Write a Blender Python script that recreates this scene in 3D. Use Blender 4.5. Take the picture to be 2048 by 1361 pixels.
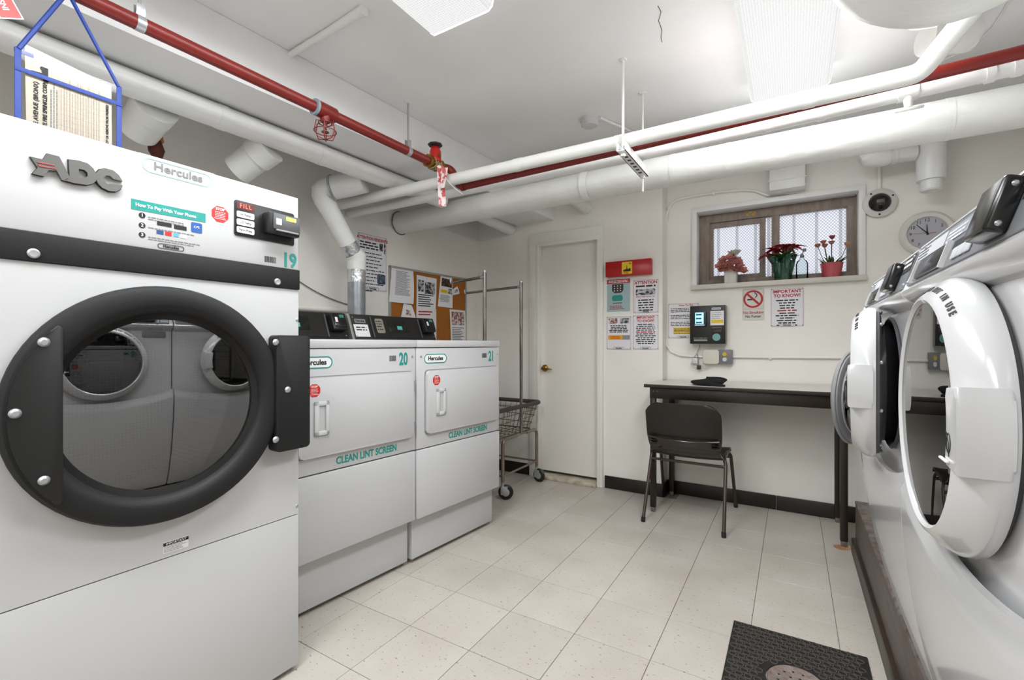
import bpy, bmesh, math, random
from mathutils import Vector, Matrix
R = math.radians
pi = math.pi
for o in list(bpy.data.objects):
    bpy.data.objects.remove(o, do_unlink=True)
C = bpy.context.scene.collection
S = bpy.context.scene

# ------------------------------------------------------------------ camera, world, exposure
CH, CF, YAW = 1.14, 928.0, R(31.2)          # eye height, focal length in px of a 2048 frame, heading
cam = bpy.data.cameras.new('camera'); cam.lens = CF / 2048 * 36; cam.sensor_width = 36
cam.shift_y = 7.5 / 2048; cam.clip_start = 0.02
co = bpy.data.objects.new('camera', cam); C.objects.link(co)
co.location = (0, 0, CH); co.rotation_euler = (R(90), 0, YAW)
S.camera = co
w = bpy.data.worlds.new('world'); S.world = w; w.use_nodes = True
w.node_tree.nodes['Background'].inputs[0].default_value = (0.93, 0.96, 1, 1)
w.node_tree.nodes['Background'].inputs[1].default_value = 0.78
S.view_settings.view_transform = 'Standard'; S.view_settings.look = 'None'
S.view_settings.exposure = 1.06; S.view_settings.gamma = 1
S.view_settings.use_curve_mapping = False
LAMP_W = 21.0            # watts of each ceiling fixture's tubes
CEIL = 2.41

FW = Vector((-math.sin(YAW), math.cos(YAW), 0)); RT = Vector((math.cos(YAW), math.sin(YAW), 0))
def ray(px, py):
    return FW + RT * ((px - 1024) / CF) + Vector((0, 0, (688 - py) / CF))
EYE = Vector((0, 0, CH))
def onY(px, py, Y):
    r = ray(px, py); return EYE + r * (Y / r.y)
def onX(px, py, X):
    r = ray(px, py); return EYE + r * (X / r.x)
def onZ(px, py, Z):
    r = ray(px, py); return EYE + r * ((Z - CH) / r.z)
class Fr:
    """a thing's own frame: x to its right, y into it, z up; its front is y = 0"""
    def __init__(s, loc, th):
        s.o = Vector(loc); s.th = th
        s.x = Vector((math.cos(th), math.sin(th), 0)); s.y = Vector((-math.sin(th), math.cos(th), 0))
    def L(s, px, py, yo=0.0):
        r = ray(px, py); t = ((s.o - EYE).dot(s.y) + yo) / r.dot(s.y)
        p = EYE + r * t - s.o
        return p.dot(s.x), p.z
    def W(s, x, y, z):
        return s.o + s.x * x + s.y * y + Vector((0, 0, z))

# ------------------------------------------------------------------ materials
MATS = {}
def lin(c):
    return tuple((v / 12.92 if v <= 0.04045 else ((v + 0.055) / 1.055) ** 2.4) for v in c)
def hexc(h):
    return lin(tuple(int(h[i:i + 2], 16) / 255 for i in (0, 2, 4)))
def mat(name, col, rough=0.5, metal=0.0, bump=0.0, bscale=60, var=0.0, vscale=8, vcol=None, emit=0, spec=0.5, coat=0.0, thr=None, stretch=None):
    if name in MATS: return MATS[name]
    m = bpy.data.materials.new(name); m.use_nodes = True
    nt = m.node_tree; b = nt.nodes['Principled BSDF']
    c = hexc(col) if isinstance(col, str) else col
    b.inputs['Base Color'].default_value = (*c, 1)
    b.inputs['Roughness'].default_value = rough; b.inputs['Metallic'].default_value = metal
    b.inputs['Specular IOR Level'].default_value = spec
    b.inputs['Coat Weight'].default_value = coat
    if emit:
        b.inputs['Emission Color'].default_value = (*c, 1); b.inputs['Emission Strength'].default_value = emit
    if bump or var:
        geo = nt.nodes.new('ShaderNodeNewGeometry'); src = geo.outputs['Position']
        if stretch:
            mp = nt.nodes.new('ShaderNodeMapping'); mp.inputs['Scale'].default_value = stretch
            nt.links.new(src, mp.inputs['Vector']); src = mp.outputs['Vector']
    if var:
        n = nt.nodes.new('ShaderNodeTexNoise'); n.inputs['Scale'].default_value = vscale; n.inputs['Detail'].default_value = 6
        nt.links.new(src, n.inputs['Vector'])
        rp = nt.nodes.new('ShaderNodeValToRGB')
        rp.color_ramp.elements[0].position, rp.color_ramp.elements[1].position = thr or (0.35, 0.65)
        v = hexc(vcol) if isinstance(vcol, str) else (vcol or tuple(x * (1 - var) for x in c))
        v = tuple(a * (1 - (var if vcol else 1)) + q * (var if vcol else 1) for a, q in zip(c, v))
        rp.color_ramp.elements[0].color = (*c, 1); rp.color_ramp.elements[1].color = (*v, 1)
        nt.links.new(n.outputs['Fac'], rp.inputs['Fac']); nt.links.new(rp.outputs['Color'], b.inputs['Base Color'])
    if bump:
        n2 = nt.nodes.new('ShaderNodeTexNoise'); n2.inputs['Scale'].default_value = bscale; n2.inputs['Detail'].default_value = 5
        nt.links.new(src, n2.inputs['Vector'])
        bp = nt.nodes.new('ShaderNodeBump'); bp.inputs['Strength'].default_value = bump; bp.inputs['Distance'].default_value = 0.01
        nt.links.new(n2.outputs['Fac'], bp.inputs['Height']); nt.links.new(bp.outputs['Normal'], b.inputs['Normal'])
    MATS[name] = m
    return m
WALL = mat('cream_wall_paint', 'f3f0e9', 0.5, bump=0.12, bscale=18, var=0.05, vscale=2.5)
CEILM = mat("ceiling_paint", "f5f5f5", 0.45, bump=0.15, bscale=9, var=0.04, vscale=3)
PIPEW = mat('white_pipe_paint', 'ededeb', 0.35, bump=0.25, bscale=28, var=0.04, vscale=10)
LAG = mat('white_lagging_paint', 'e8e8e4', 0.38, bump=0.55, bscale=14, var=0.05, vscale=9)
REDP = mat('red_pipe_paint', '7f1d15', 0.4, bump=0.1, bscale=50, var=0.35, vscale=14, vcol='621711')
WHITE = mat('white_enamel', 'c5c5c6', 0.28, coat=0.2)
WHITE2 = mat('white_painted_steel', 'cacacb', 0.34)
PLAST = mat('white_plastic', 'cfcfd0', 0.18, coat=0.35)
BLACK = mat('black_satin', '181818', 0.42)
BLACK2 = mat('black_gloss', '151515', 0.2)
BLKM = mat('dark_charcoal_metal', '1f1f20', 0.55, spec=0.3, bump=0.06, bscale=300)
GREYP = mat('grey_plastic', '8d8d8f', 0.35)
DGREY = mat('dark_grey_plastic', '555558', 0.4)
STEEL = mat('zinc_steel', 'b9bcbf', 0.32, metal=0.65)
CHROME = mat('chrome', 'a8a6a2', 0.18, metal=1.0, var=0.55, vscale=9, vcol='6b5a49')
FOIL = mat('foil_tape', 'cfd1d3', 0.22, metal=0.9, bump=0.9, bscale=45)
LOGO = mat('logo_chrome', '767573', 0.3, metal=0.5)
BROWN = mat('dark_brown_paint', '261e17', 0.38, var=0.3, vscale=20)
BASEB = mat('brown_rubber_base', '1f1712', 0.4)
TEAL = mat('teal_vinyl', '1f8f86', 0.4)
TEALL = mat('pale_teal_vinyl', '9fd3d0', 0.4)
INK = mat('black_ink', '1b1b1c', 0.6)
GINK = mat('grey_ink', '77777a', 0.6)
RINK = mat('red_ink', 'b8272b', 0.6)
REDL = mat('red_label', 'cf2a25', 0.4)
PAPER = mat('white_paper', 'e9e8ea', 0.6)
PAPERC = mat('cream_card', 'd8cfc0', 0.65)
SIGNW = mat('sign_white', 'e6e5ea', 0.4)
YEL = mat('yellow_print', 'e6c417', 0.5)
BLUE = mat('blue_webbing', '233f8e', 0.55, bump=0.2, bscale=400)
CORK = mat('cork', 'b06a1d', 0.8, bump=0.4, bscale=160, var=0.25, vscale=120)
ALU = mat('aluminium_trim', 'a9a9a6', 0.35, metal=0.6)
BRASS = mat('brass', '9a7233', 0.3, metal=0.9)
RUBBER = mat('black_rubber', '141313', 0.5, bump=0.15, bscale=120, var=0.25, vscale=25, vcol='3a332c')
DOORP = mat('door_paint', 'eeebe4', 0.35, bump=0.05, bscale=10)
TRIMP = mat('door_frame_paint', 'eeece6', 0.35)
WOODG = mat('aged_window_wood', '85766a', 0.6, bump=0.3, bscale=40, var=0.5, vscale=14, vcol='a2988e', stretch=(3, 3, 0.6))
PLINTH = mat('plinth_paint', '6e625c', 0.5, bump=0.25, bscale=30, var=0.45, vscale=6, vcol='4a403a', stretch=(1, 1.4, 5))
PLTOP = mat('plinth_worn_edge', '6a5440', 0.6, bump=0.4, bscale=60, var=0.8, vscale=22, vcol='88898c')
PLBASE = mat('plinth_kick_paint', '3c2f25', 0.4, bump=0.1, bscale=30, var=0.35, vscale=10)
GREENP = mat('green_foil', '0d4a33', 0.16, metal=0.3, coat=0.5, var=0.5, vscale=30, vcol='052316')
LEAF = mat('leaf_green', '45702f', 0.5, var=0.35, vscale=40)
LEAFD = mat('leaf_dark', '26431f', 0.5, var=0.3, vscale=40)
REDF = mat('poinsettia_red', 'b3131f', 0.5, var=0.35, vscale=50, vcol='6d0c18')
PINKF = mat('pink_petal', 'd99a90', 0.6, var=0.4, vscale=50, vcol='b7605c')
CREAMF = mat('cream_petal', 'd3d2c2', 0.6)
PEACHF = mat('peach_petal', 'c98a72', 0.6, var=0.5, vscale=60, vcol='8e4a46')
REDC = mat('red_ceramic', 'bd5056', 0.22, coat=0.4)
STONE = mat('white_vase', 'd6d3cc', 0.5)
REDBOX = mat('red_box_enamel', 'b00f14', 0.3)
BLUEG = mat('pale_blue_print', 'a3bcbf', 0.5)
BRNP = mat('brown_print', '3a2a24', 0.5)
ORNG = mat('orange_rust', 'b5722a', 0.6, var=0.6, vscale=30, vcol='5a2410')
RUST = mat('rust', '4a1a10', 0.8, bump=0.5, bscale=60)
LEDR = mat('led_red', 'ff5a48', 0.4, emit=1.6)
LEDBK = mat('led_window_red', '5a0c0e', 0.3)
LEDG = mat('led_green', 'b5e64a', 0.4, emit=0.7)
SCRN = mat('screen_blue', '8fd0f2', 0.3, emit=0.75)
PIC1 = mat('photo_print', '8a5a50', 0.5, var=1.0, vscale=45, vcol='d9cfcb', thr=(0.45, 0.55))
PIC2 = mat('photo_print_grey', '2b2b2e', 0.5, var=1.0, vscale=45, vcol='b9b9bd', thr=(0.45, 0.55))
PIC3 = mat('photo_print_dark', '2a1c10', 0.5, var=1.0, vscale=50, vcol='8a5a2a', thr=(0.5, 0.6))
DRAINM = mat('worn_drain_metal', '8b8582', 0.5, metal=0.3, bump=0.5, bscale=60, var=0.9, vscale=26, vcol='7a6253')
DUCTS = mat('galvanised_duct', 'a3a7ab', 0.32, metal=0.75, var=0.15, vscale=20)
TABLET = mat('table_laminate', 'd6d2cb', 0.3)
KNIT = mat('black_knit', '17181a', 0.9, bump=0.7, bscale=260)
CHAIRP = mat('brown_black_plastic', '1f1813', 0.4, bump=0.1, bscale=200)
CHAIRG = mat('brown_black_gloss', '241a14', 0.14, coat=0.5)
WIRE = mat('dull_wire', '75695c', 0.4, metal=0.7)
PANELG = mat('console_grey', '77797d', 0.3)
PANELL = mat('console_label', 'c9cbd0', 0.35)

def speckle_mat():
    m = mat('vinyl_tile', 'c4bbaf', 0.34, spec=0.35)
    nt = m.node_tree; b = nt.nodes['Principled BSDF']
    geo = nt.nodes.new('ShaderNodeNewGeometry')
    oi = nt.nodes.new('ShaderNodeObjectInfo')
    mp = nt.nodes.new('ShaderNodeMapping'); mp.inputs['Scale'].default_value = (26, 62, 1); mp.inputs['Rotation'].default_value = (0, 0, 0.5)
    nt.links.new(geo.outputs['Position'], mp.inputs['Vector'])
    n = nt.nodes.new('ShaderNodeTexNoise'); n.inputs['Scale'].default_value = 2.2; n.inputs['Detail'].default_value = 4
    nt.links.new(mp.outputs['Vector'], n.inputs['Vector'])
    r1 = nt.nodes.new('ShaderNodeValToRGB'); r1.color_ramp.elements[0].position = 0.655; r1.color_ramp.elements[1].position = 0.69
    r1.color_ramp.elements[0].color = (0, 0, 0, 1)
    nt.links.new(n.outputs['Fac'], r1.inputs['Fac'])
    n2 = nt.nodes.new('ShaderNodeTexNoise'); n2.inputs['Scale'].default_value = 3.0; n2.inputs['Detail'].default_value = 8
    nt.links.new(geo.outputs['Position'], n2.inputs['Vector'])
    r2 = nt.nodes.new('ShaderNodeValToRGB')
    r2.color_ramp.elements[0].color = (*hexc('b6aea4'), 1); r2.color_ramp.elements[1].color = (*hexc('c4beb5'), 1)
    r2.color_ramp.elements[0].position = 0.3; r2.color_ramp.elements[1].position = 0.7
    nt.links.new(n2.outputs['Fac'], r2.inputs['Fac'])
    mx = nt.nodes.new('ShaderNodeMix'); mx.data_type = 'RGBA'
    mx.inputs[7].default_value = (*hexc('6f655b'), 1)
    nt.links.new(r1.outputs['Color'], mx.inputs[0]); nt.links.new(r2.outputs['Color'], mx.inputs[6])
    hs = nt.nodes.new('ShaderNodeHueSaturation')
    ma = nt.nodes.new('ShaderNodeMapRange'); ma.inputs[3].default_value = 0.95; ma.inputs[4].default_value = 1.03
    nt.links.new(oi.outputs['Random'], ma.inputs[0]); nt.links.new(ma.outputs[0], hs.inputs['Value'])
    nt.links.new(mx.outputs[2], hs.inputs['Color']); nt.links.new(hs.outputs['Color'], b.inputs['Base Color'])
    return m
TILE = speckle_mat()

def glass_mat(name, tint, refl_ior=1.6, rough=0.0, extra=0.0):
    m = bpy.data.materials.new(name); m.use_nodes = True
    nt = m.node_tree; nt.nodes.clear()
    out = nt.nodes.new('ShaderNodeOutputMaterial'); mx = nt.nodes.new('ShaderNodeMixShader')
    tr = nt.nodes.new('ShaderNodeBsdfTransparent'); tr.inputs[0].default_value = (*tint, 1)
    gl = nt.nodes.new('ShaderNodeBsdfGlossy'); gl.inputs['Roughness'].default_value = rough
    fr = nt.nodes.new('ShaderNodeFresnel'); fr.inputs[0].default_value = refl_ior
    ad = nt.nodes.new('ShaderNodeMath'); ad.operation = 'ADD'; ad.inputs[1].default_value = extra; ad.use_clamp = True
    nt.links.new(fr.outputs[0], ad.inputs[0]); nt.links.new(ad.outputs[0], mx.inputs[0])
    nt.links.new(tr.outputs[0], mx.inputs[1]); nt.links.new(gl.outputs[0], mx.inputs[2]); nt.links.new(mx.outputs[0], out.inputs[0])
    return m
DOORGLASS = glass_mat('dark_door_glass', (0.42, 0.42, 0.42), 2.2, 0.0, 0.14)
CLEAR = glass_mat('clear_glass', (0.86, 0.92, 0.92), 1.25)
FILM = glass_mat('clear_film', (0.95, 0.95, 0.95), 1.4, 0.08)

def wire_glass():
    m = bpy.data.materials.new('frosted_wire_glass'); m.use_nodes = True
    nt = m.node_tree; nt.nodes.clear()
    out = nt.nodes.new('ShaderNodeOutputMaterial')
    geo = nt.nodes.new('ShaderNodeNewGeometry')
    fac = None
    for sgn in (1, -1):
        mp = nt.nodes.new('ShaderNodeMapping'); mp.inputs['Rotation'].default_value = (0, sgn * R(42), 0)
        nt.links.new(geo.outputs['Position'], mp.inputs['Vector'])
        wv = nt.nodes.new('ShaderNodeTexWave'); wv.wave_type = 'BANDS'; wv.bands_direction = 'X'
        wv.inputs['Scale'].default_value = 22; wv.inputs['Distortion'].default_value = 0.15
        nt.links.new(mp.outputs['Vector'], wv.inputs['Vector'])
        rp = nt.nodes.new('ShaderNodeValToRGB'); rp.color_ramp.elements[0].position = 0.80; rp.color_ramp.elements[1].position = 0.97
        nt.links.new(wv.outputs['Fac'], rp.inputs['Fac'])
        if fac is None: fac = rp.outputs['Color']
        else:
            mm = nt.nodes.new('ShaderNodeMath'); mm.operation = 'MAXIMUM'
            nt.links.new(fac, mm.inputs[0]); nt.links.new(rp.outputs['Color'], mm.inputs[1]); fac = mm.outputs[0]
    mix = nt.nodes.new('ShaderNodeMix'); mix.data_type = 'RGBA'
    mix.inputs[6].default_value = (0.9, 0.9, 0.93, 1); mix.inputs[7].default_value = (0.55, 0.55, 0.57, 1)
    nt.links.new(fac, mix.inputs[0])
    tl = nt.nodes.new('ShaderNodeBsdfTranslucent'); nt.links.new(mix.outputs[2], tl.inputs[0])
    tp = nt.nodes.new('ShaderNodeBsdfTransparent'); nt.links.new(mix.outputs[2], tp.inputs[0])
    m1 = nt.nodes.new('ShaderNodeMixShader'); m1.inputs[0].default_value = 0.55
    nt.links.new(tl.outputs[0], m1.inputs[1]); nt.links.new(tp.outputs[0], m1.inputs[2])
    gl = nt.nodes.new('ShaderNodeBsdfGlossy'); gl.inputs['Roughness'].default_value = 0.2
    m2 = nt.nodes.new('ShaderNodeMixShader'); m2.inputs[0].default_value = 0.0
    nt.links.new(m1.outputs[0], m2.inputs[1]); nt.links.new(gl.outputs[0], m2.inputs[2]); nt.links.new(m2.outputs[0], out.inputs[0])
    return m
WGLASS = wire_glass()

def lens_mat():
    m = bpy.data.materials.new('prismatic_lamp_lens'); m.use_nodes = True
    nt = m.node_tree; b = nt.nodes['Principled BSDF']
    b.inputs['Base Color'].default_value = (0.03, 0.03, 0.03, 1); b.inputs['Roughness'].default_value = 0.5; b.inputs['Specular IOR Level'].default_value = 0.1
    geo = nt.nodes.new('ShaderNodeNewGeometry')
    vo = nt.nodes.new('ShaderNodeTexVoronoi'); vo.inputs['Scale'].default_value = 110; vo.inputs['Randomness'].default_value = 0.15
    nt.links.new(geo.outputs['Position'], vo.inputs['Vector'])
    mr = nt.nodes.new('ShaderNodeMapRange'); mr.inputs[1].default_value = 0; mr.inputs[2].default_value = 0.7
    mr.inputs[3].default_value = 0.49; mr.inputs[4].default_value = 0.35
    nt.links.new(vo.outputs['Distance'], mr.inputs[0])
    b.inputs['Emission Color'].default_value = (1, 1, 1, 1)
    nt.links.new(mr.outputs[0], b.inputs['Emission Strength'])
    bp = nt.nodes.new('ShaderNodeBump'); bp.inputs['Strength'].default_value = 0.6; bp.inputs['Distance'].default_value = 0.004
    nt.links.new(vo.outputs['Distance'], bp.inputs['Height']); nt.links.new(bp.outputs['Normal'], b.inputs['Normal'])
    return m
LENS = lens_mat()

def perf_mat():
    m = bpy.data.materials.new('perforated_drum'); m.use_nodes = True
    nt = m.node_tree; b = nt.nodes['Principled BSDF']
    b.inputs['Metallic'].default_value = 0.7; b.inputs['Roughness'].default_value = 0.35
    tc = nt.nodes.new('ShaderNodeTexCoord')
    vo = nt.nodes.new('ShaderNodeTexVoronoi'); vo.inputs['Scale'].default_value = 90; vo.inputs['Randomness'].default_value = 0
    nt.links.new(tc.outputs['Object'], vo.inputs['Vector'])
    rp = nt.nodes.new('ShaderNodeValToRGB'); rp.color_ramp.elements[0].position = 0.3; rp.color_ramp.elements[1].position = 0.4
    rp.color_ramp.elements[0].color = (0.01, 0.01, 0.01, 1); rp.color_ramp.elements[1].color = (0.45, 0.45, 0.45, 1)
    nt.links.new(vo.outputs['Distance'], rp.inputs['Fac']); nt.links.new(rp.outputs['Color'], b.inputs['Base Color'])
    return m
PERF = perf_mat()

# ------------------------------------------------------------------ mesh helpers
class G:
    def __init__(s): s.b = bmesh.new()
    def quad(s, *pts):
        s.b.faces.new([s.b.verts.new(p) for p in pts]); return s
    def box(s, x0, x1, y0, y1, z0, z1, bev=0.0, seg=2):
        vs = [s.b.verts.new((x, y, z)) for x in (x0, x1) for y in (y0, y1) for z in (z0, z1)]
        fs = []
        for i in ((0, 1, 3, 2), (4, 6, 7, 5), (0, 4, 5, 1), (2, 3, 7, 6), (0, 2, 6, 4), (1, 5, 7, 3)):
            fs.append(s.b.faces.new([vs[k] for k in i]))
        if bev:
            es = {e for f in fs for e in f.edges}
            bmesh.ops.bevel(s.b, geom=list(es), offset=bev, segments=seg, affect='EDGES', profile=0.5)
        return s
    def prism(s, poly, a, b, axis='y', bev=0.0):
        """poly: (u,v) list; extruded along axis from a to b. axis y: (u,v)=(x,z); x: (y,z); z: (x,y)"""
        def P(u, v, t):
            return {'y': (u, t, v), 'x': (t, u, v), 'z': (u, v, t)}[axis]
        lo = [s.b.verts.new(P(u, v, a)) for u, v in poly]; hi = [s.b.verts.new(P(u, v, b)) for u, v in poly]
        n = len(poly); fs = [s.b.faces.new(lo), s.b.faces.new(hi[::-1])]
        for i in range(n):
            fs.append(s.b.faces.new((lo[i], hi[i], hi[(i + 1) % n], lo[(i + 1) % n])))
        if bev:
            es = set(fs[0].edges) | set(fs[1].edges)
            bmesh.ops.bevel(s.b, geom=list(es), offset=bev, segments=2, affect='EDGES', profile=0.5)
        return s
    def cyl(s, p0, p1, r0, r1=None, seg=20, cap=True):
        r1 = r0 if r1 is None else r1
        return s.tube([p0, p1], [r0, r1], seg, cap)
    def tube(s, pts, r, seg=12, cap=True, closed=False):
        pts = [Vector(p) for p in pts]; n = len(pts)
        rs = r if isinstance(r, (list, tuple)) else [r] * n
        tang = []
        for i in range(n):
            if closed: t = pts[(i + 1) % n] - pts[i - 1]
            else:
                t = (pts[min(i + 1, n - 1)] - pts[max(i - 1, 0)])
            tang.append(t.normalized() if t.length > 1e-9 else Vector((0, 0, 1)))
        up = Vector((0, 0, 1)) if abs(tang[0].z) < 0.9 else Vector((1, 0, 0))
        u = (up - tang[0] * up.dot(tang[0])).normalized()
        rings = []
        for i in range(n):
            u = (u - tang[i] * u.dot(tang[i]))
            u = u.normalized() if u.length > 1e-6 else tang[i].orthogonal().normalized()
            v = tang[i].cross(u)
            k = 1.0
            if 0 < i < n - 1 or closed:
                a = (pts[i] - pts[i - 1]); b2 = (pts[(i + 1) % n] - pts[i])
                if a.length > 1e-9 and b2.length > 1e-9:
                    c = max(-1, min(1, a.normalized().dot(b2.normalized()))); k = 1 / max(0.5, math.sqrt((1 + c) / 2))
            rings.append([s.b.verts.new(pts[i] + (u * math.cos(2 * pi * j / seg) + v * math.sin(2 * pi * j / seg)) * rs[i] * (k if k < 1.2 else 1.1)) for j in range(seg)])
        m = n if closed else n - 1
        for i in range(m):
            A, B = rings[i], rings[(i + 1) % n]
            for j in range(seg):
                s.b.faces.new((A[j], A[(j + 1) % seg], B[(j + 1) % seg], B[j]))
        if cap and not closed:
            s.b.faces.new(rings[0][::-1]); s.b.faces.new(rings[-1])
        return s
    def lathe(s, prof, seg=32, axis='z', o=(0, 0, 0), close=False):
        """prof: (r, h) list"""
        o = Vector(o); rings = []
        for r, h in prof:
            ring = []
            for j in range(seg if r > 1e-6 else 1):
                a = 2 * pi * j / seg
                c, sn = r * math.cos(a), r * math.sin(a)
                p = {'z': (c, sn, h), 'y': (c, h, sn), 'x': (h, c, sn)}[axis]
                ring.append(s.b.verts.new(o + Vector(p)))
            rings.append(ring)
        pr = list(zip(rings, rings[1:])) + ([(rings[-1], rings[0])] if close else [])
        for A, B in pr:
            if len(A) == 1 and len(B) == 1: continue
            for j in range(seg):
                k = (j + 1) % seg
                if len(A) == 1: s.b.faces.new((A[0], B[k], B[j]))
                elif len(B) == 1: s.b.faces.new((A[j], A[k], B[0]))
                else: s.b.faces.new((A[j], A[k], B[k], B[j]))
        return s
    def plate_hole(s, x0, x1, z0, z1, cx, cz, r, y0, y1, seg=48):
        """slab with a round hole"""
        ang = [2 * pi * j / seg for j in range(seg)]
        for c in ((x0, z0), (x0, z1), (x1, z0), (x1, z1)):
            a = math.atan2(c[1] - cz, c[0] - cx) % (2 * pi)
            i = min(range(seg), key=lambda k: abs((ang[k] - a + pi) % (2 * pi) - pi)); ang[i] = a
        ang.sort(); L = []
        for y in (y0, y1):
            inn, out = [], []
            for a in ang:
                c, sn = math.cos(a), math.sin(a)
                inn.append(s.b.verts.new((cx + r * c, y, cz + r * sn)))
                t = 1e9
                if c > 1e-9: t = min(t, (x1 - cx) / c)
                if c < -1e-9: t = min(t, (x0 - cx) / c)
                if sn > 1e-9: t = min(t, (z1 - cz) / sn)
                if sn < -1e-9: t = min(t, (z0 - cz) / sn)
                out.append(s.b.verts.new((cx + t * c, y, cz + t * sn)))
            L.append((inn, out))
        (i0, o0), (i1, o1) = L
        for j in range(seg):
            k = (j + 1) % seg
            s.b.faces.new((i0[j], o0[j], o0[k], i0[k])); s.b.faces.new((i1[j], i1[k], o1[k], o1[j]))
            s.b.faces.new((i0[j], i0[k], i1[k], i1[j])); s.b.faces.new((o0[j], o1[j], o1[k], o0[k]))
        return s
    def ball(s, c, r, seg=12, rings=8):
        M = Matrix.Translation(c) @ Matrix.Diagonal((*(r if isinstance(r, (tuple, list)) else (r, r, r)), 1))
        bmesh.ops.create_uvsphere(s.b, u_segments=seg, v_segments=rings, radius=1, matrix=M); return s
    def grid(s, f, nu, nv, thick=0.0):
        """f(u,v) in 0..1 -> point; a sheet, with a second skin when thick"""
        V = [[s.b.verts.new(f(i / nu, j / nv)) for j in range(nv + 1)] for i in range(nu + 1)]
        fs = [s.b.faces.new((V[i][j], V[i + 1][j], V[i + 1][j + 1], V[i][j + 1])) for i in range(nu) for j in range(nv)]
        if thick:
            s.b.normal_update()
            bmesh.ops.solidify(s.b, geom=fs, thickness=thick)
        return s
    def xf(s, M):
        bmesh.ops.transform(s.b, matrix=M, verts=s.b.verts); return s
    def mesh(s, name, smooth=35):
        bmesh.ops.recalc_face_normals(s.b, faces=s.b.faces)
        me = bpy.data.meshes.new(name); s.b.to_mesh(me); s.b.free()
        if smooth:
            for p in me.polygons: p.use_smooth = True
            me.set_sharp_from_angle(angle=R(smooth))
        return me
def arc(c, r, a0, a1, n, f=lambda p: p):
    return [f((c[0] + r * math.cos(a0 + (a1 - a0) * i / n), c[1] + r * math.sin(a0 + (a1 - a0) * i / n))) for i in range(n + 1)]
def rrect(x0, x1, z0, z1, r, n=5):
    p = []
    for cx, cz, a in ((x1 - r, z1 - r, 0), (x0 + r, z1 - r, pi / 2), (x0 + r, z0 + r, pi), (x1 - r, z0 + r, 1.5 * pi)):
        p += arc((cx, cz), r, a, a + pi / 2, n)
    return p
def mk(name, g, m, parent=None, loc=None, rz=0.0, smooth=35):
    o = bpy.data.objects.new(name, g.mesh(name, smooth) if isinstance(g, G) else g)
    o.data.materials.clear(); o.data.materials.append(m)
    C.objects.link(o)
    if parent is not None: o.parent = parent
    if loc is not None: o.location = loc
    o.rotation_euler = (0, 0, rz)
    return o
def tag(o, label, cat=None, group=None, kind=None):
    o['label'] = label
    if cat: o['category'] = cat
    if group: o['group'] = group
    if kind: o['kind'] = kind
    return o
def thing(name, label, cat, loc=(0, 0, 0), th=0.0, group=None):
    o = bpy.data.objects.new(name, None); o.empty_display_size = 0.05; C.objects.link(o)
    o.location = loc; o.rotation_euler = (0, 0, th)
    return tag(o, label, cat, group)
def struct(name, g, m, label, cat, **k):
    o = mk(name, g, m, **k); tag(o, label, cat, kind='structure'); return o
def text_mesh(body, size=0.02, bold=0.0, ext=0.0003, xs=1.0, align='CENTER', shear=0.0, space=1.0):
    cu = bpy.data.curves.new('t', 'FONT'); cu.body = body; cu.size = size; cu.offset = bold * size; cu.extrude = ext
    cu.align_x = align; cu.align_y = 'CENTER'; cu.shear = shear; cu.space_character = space; cu.resolution_u = 3
    ob = bpy.data.objects.new('t', cu); C.objects.link(ob)
    bpy.context.view_layer.update()
    me = bpy.data.meshes.new_from_object(ob.evaluated_get(bpy.context.evaluated_depsgraph_get()))
    bpy.data.objects.remove(ob, do_unlink=True)
    me.transform(Matrix.Diagonal((xs, 1, 1, 1)))
    return me
FRONT = Matrix(((1, 0, 0, 0), (0, 0, -1, 0), (0, 1, 0, 0), (0, 0, 0, 1)))   # text plane -> x,z plane facing -y
def lettering(body, x, z, y, size, m, parent, name='lettering', rot=0.0, base=None, **k):
    me = text_mesh(body, size, **k)
    M = Matrix.Translation((x, y, z)) @ FRONT @ Matrix.Rotation(rot, 4, 'Z')
    me.transform(base @ M if base else M)
    return mk(name, me, m, parent)
def shape2d(loops, ext):
    """filled outline with holes -> mesh in x,z plane, thickness +-ext about y=0"""
    cu = bpy.data.curves.new('s', 'CURVE'); cu.dimensions = '2D'; cu.fill_mode = 'BOTH'; cu.extrude = ext
    for lp in loops:
        sp = cu.splines.new('POLY'); sp.points.add(len(lp) - 1); sp.use_cyclic_u = True
        for p, q in zip(sp.points, lp): p.co = (q[0], q[1], 0, 1)
    ob = bpy.data.objects.new('s', cu); C.objects.link(ob); bpy.context.view_layer.update()
    me = bpy.data.meshes.new_from_object(ob.evaluated_get(bpy.context.evaluated_depsgraph_get()))
    bpy.data.objects.remove(ob, do_unlink=True)
    me.transform(FRONT); return me
RND = random.Random(7)
def bars(x0, x1, ztop, n, dz, h, y, m, parent, name='text_lines', center=False, ragged=0.25, base=None):
    """unreadably small print as rows of word-length strokes"""
    g = G(); W = x1 - x0
    for i in range(n):
        L = W * (1 - ragged * RND.random()); a = x0 + ((W - L) / 2 if center else 0); e = a + L; z = ztop - i * dz
        while a < e - 1e-6:
            wl = min(h * RND.uniform(1.5, 6), e - a)
            g.quad((a, y, z - h / 2), (a + wl, y, z - h / 2), (a + wl, y, z + h / 2), (a, y, z + h / 2))
            a += wl + h * 0.8
    if base: g.xf(base)
    return mk(name, g, m, parent, smooth=0)
def rect(name, x0, x1, z0, z1, y, m, parent, t=0.0008, r=0.0, base=None):
    g = G()
    g.prism(rrect(x0, x1, z0, z1, r) if r else [(x0, z0), (x1, z0), (x1, z1), (x0, z1)], y - t, y)
    if base: g.xf(base)
    return mk(name, g, m, parent, smooth=0)
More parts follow.
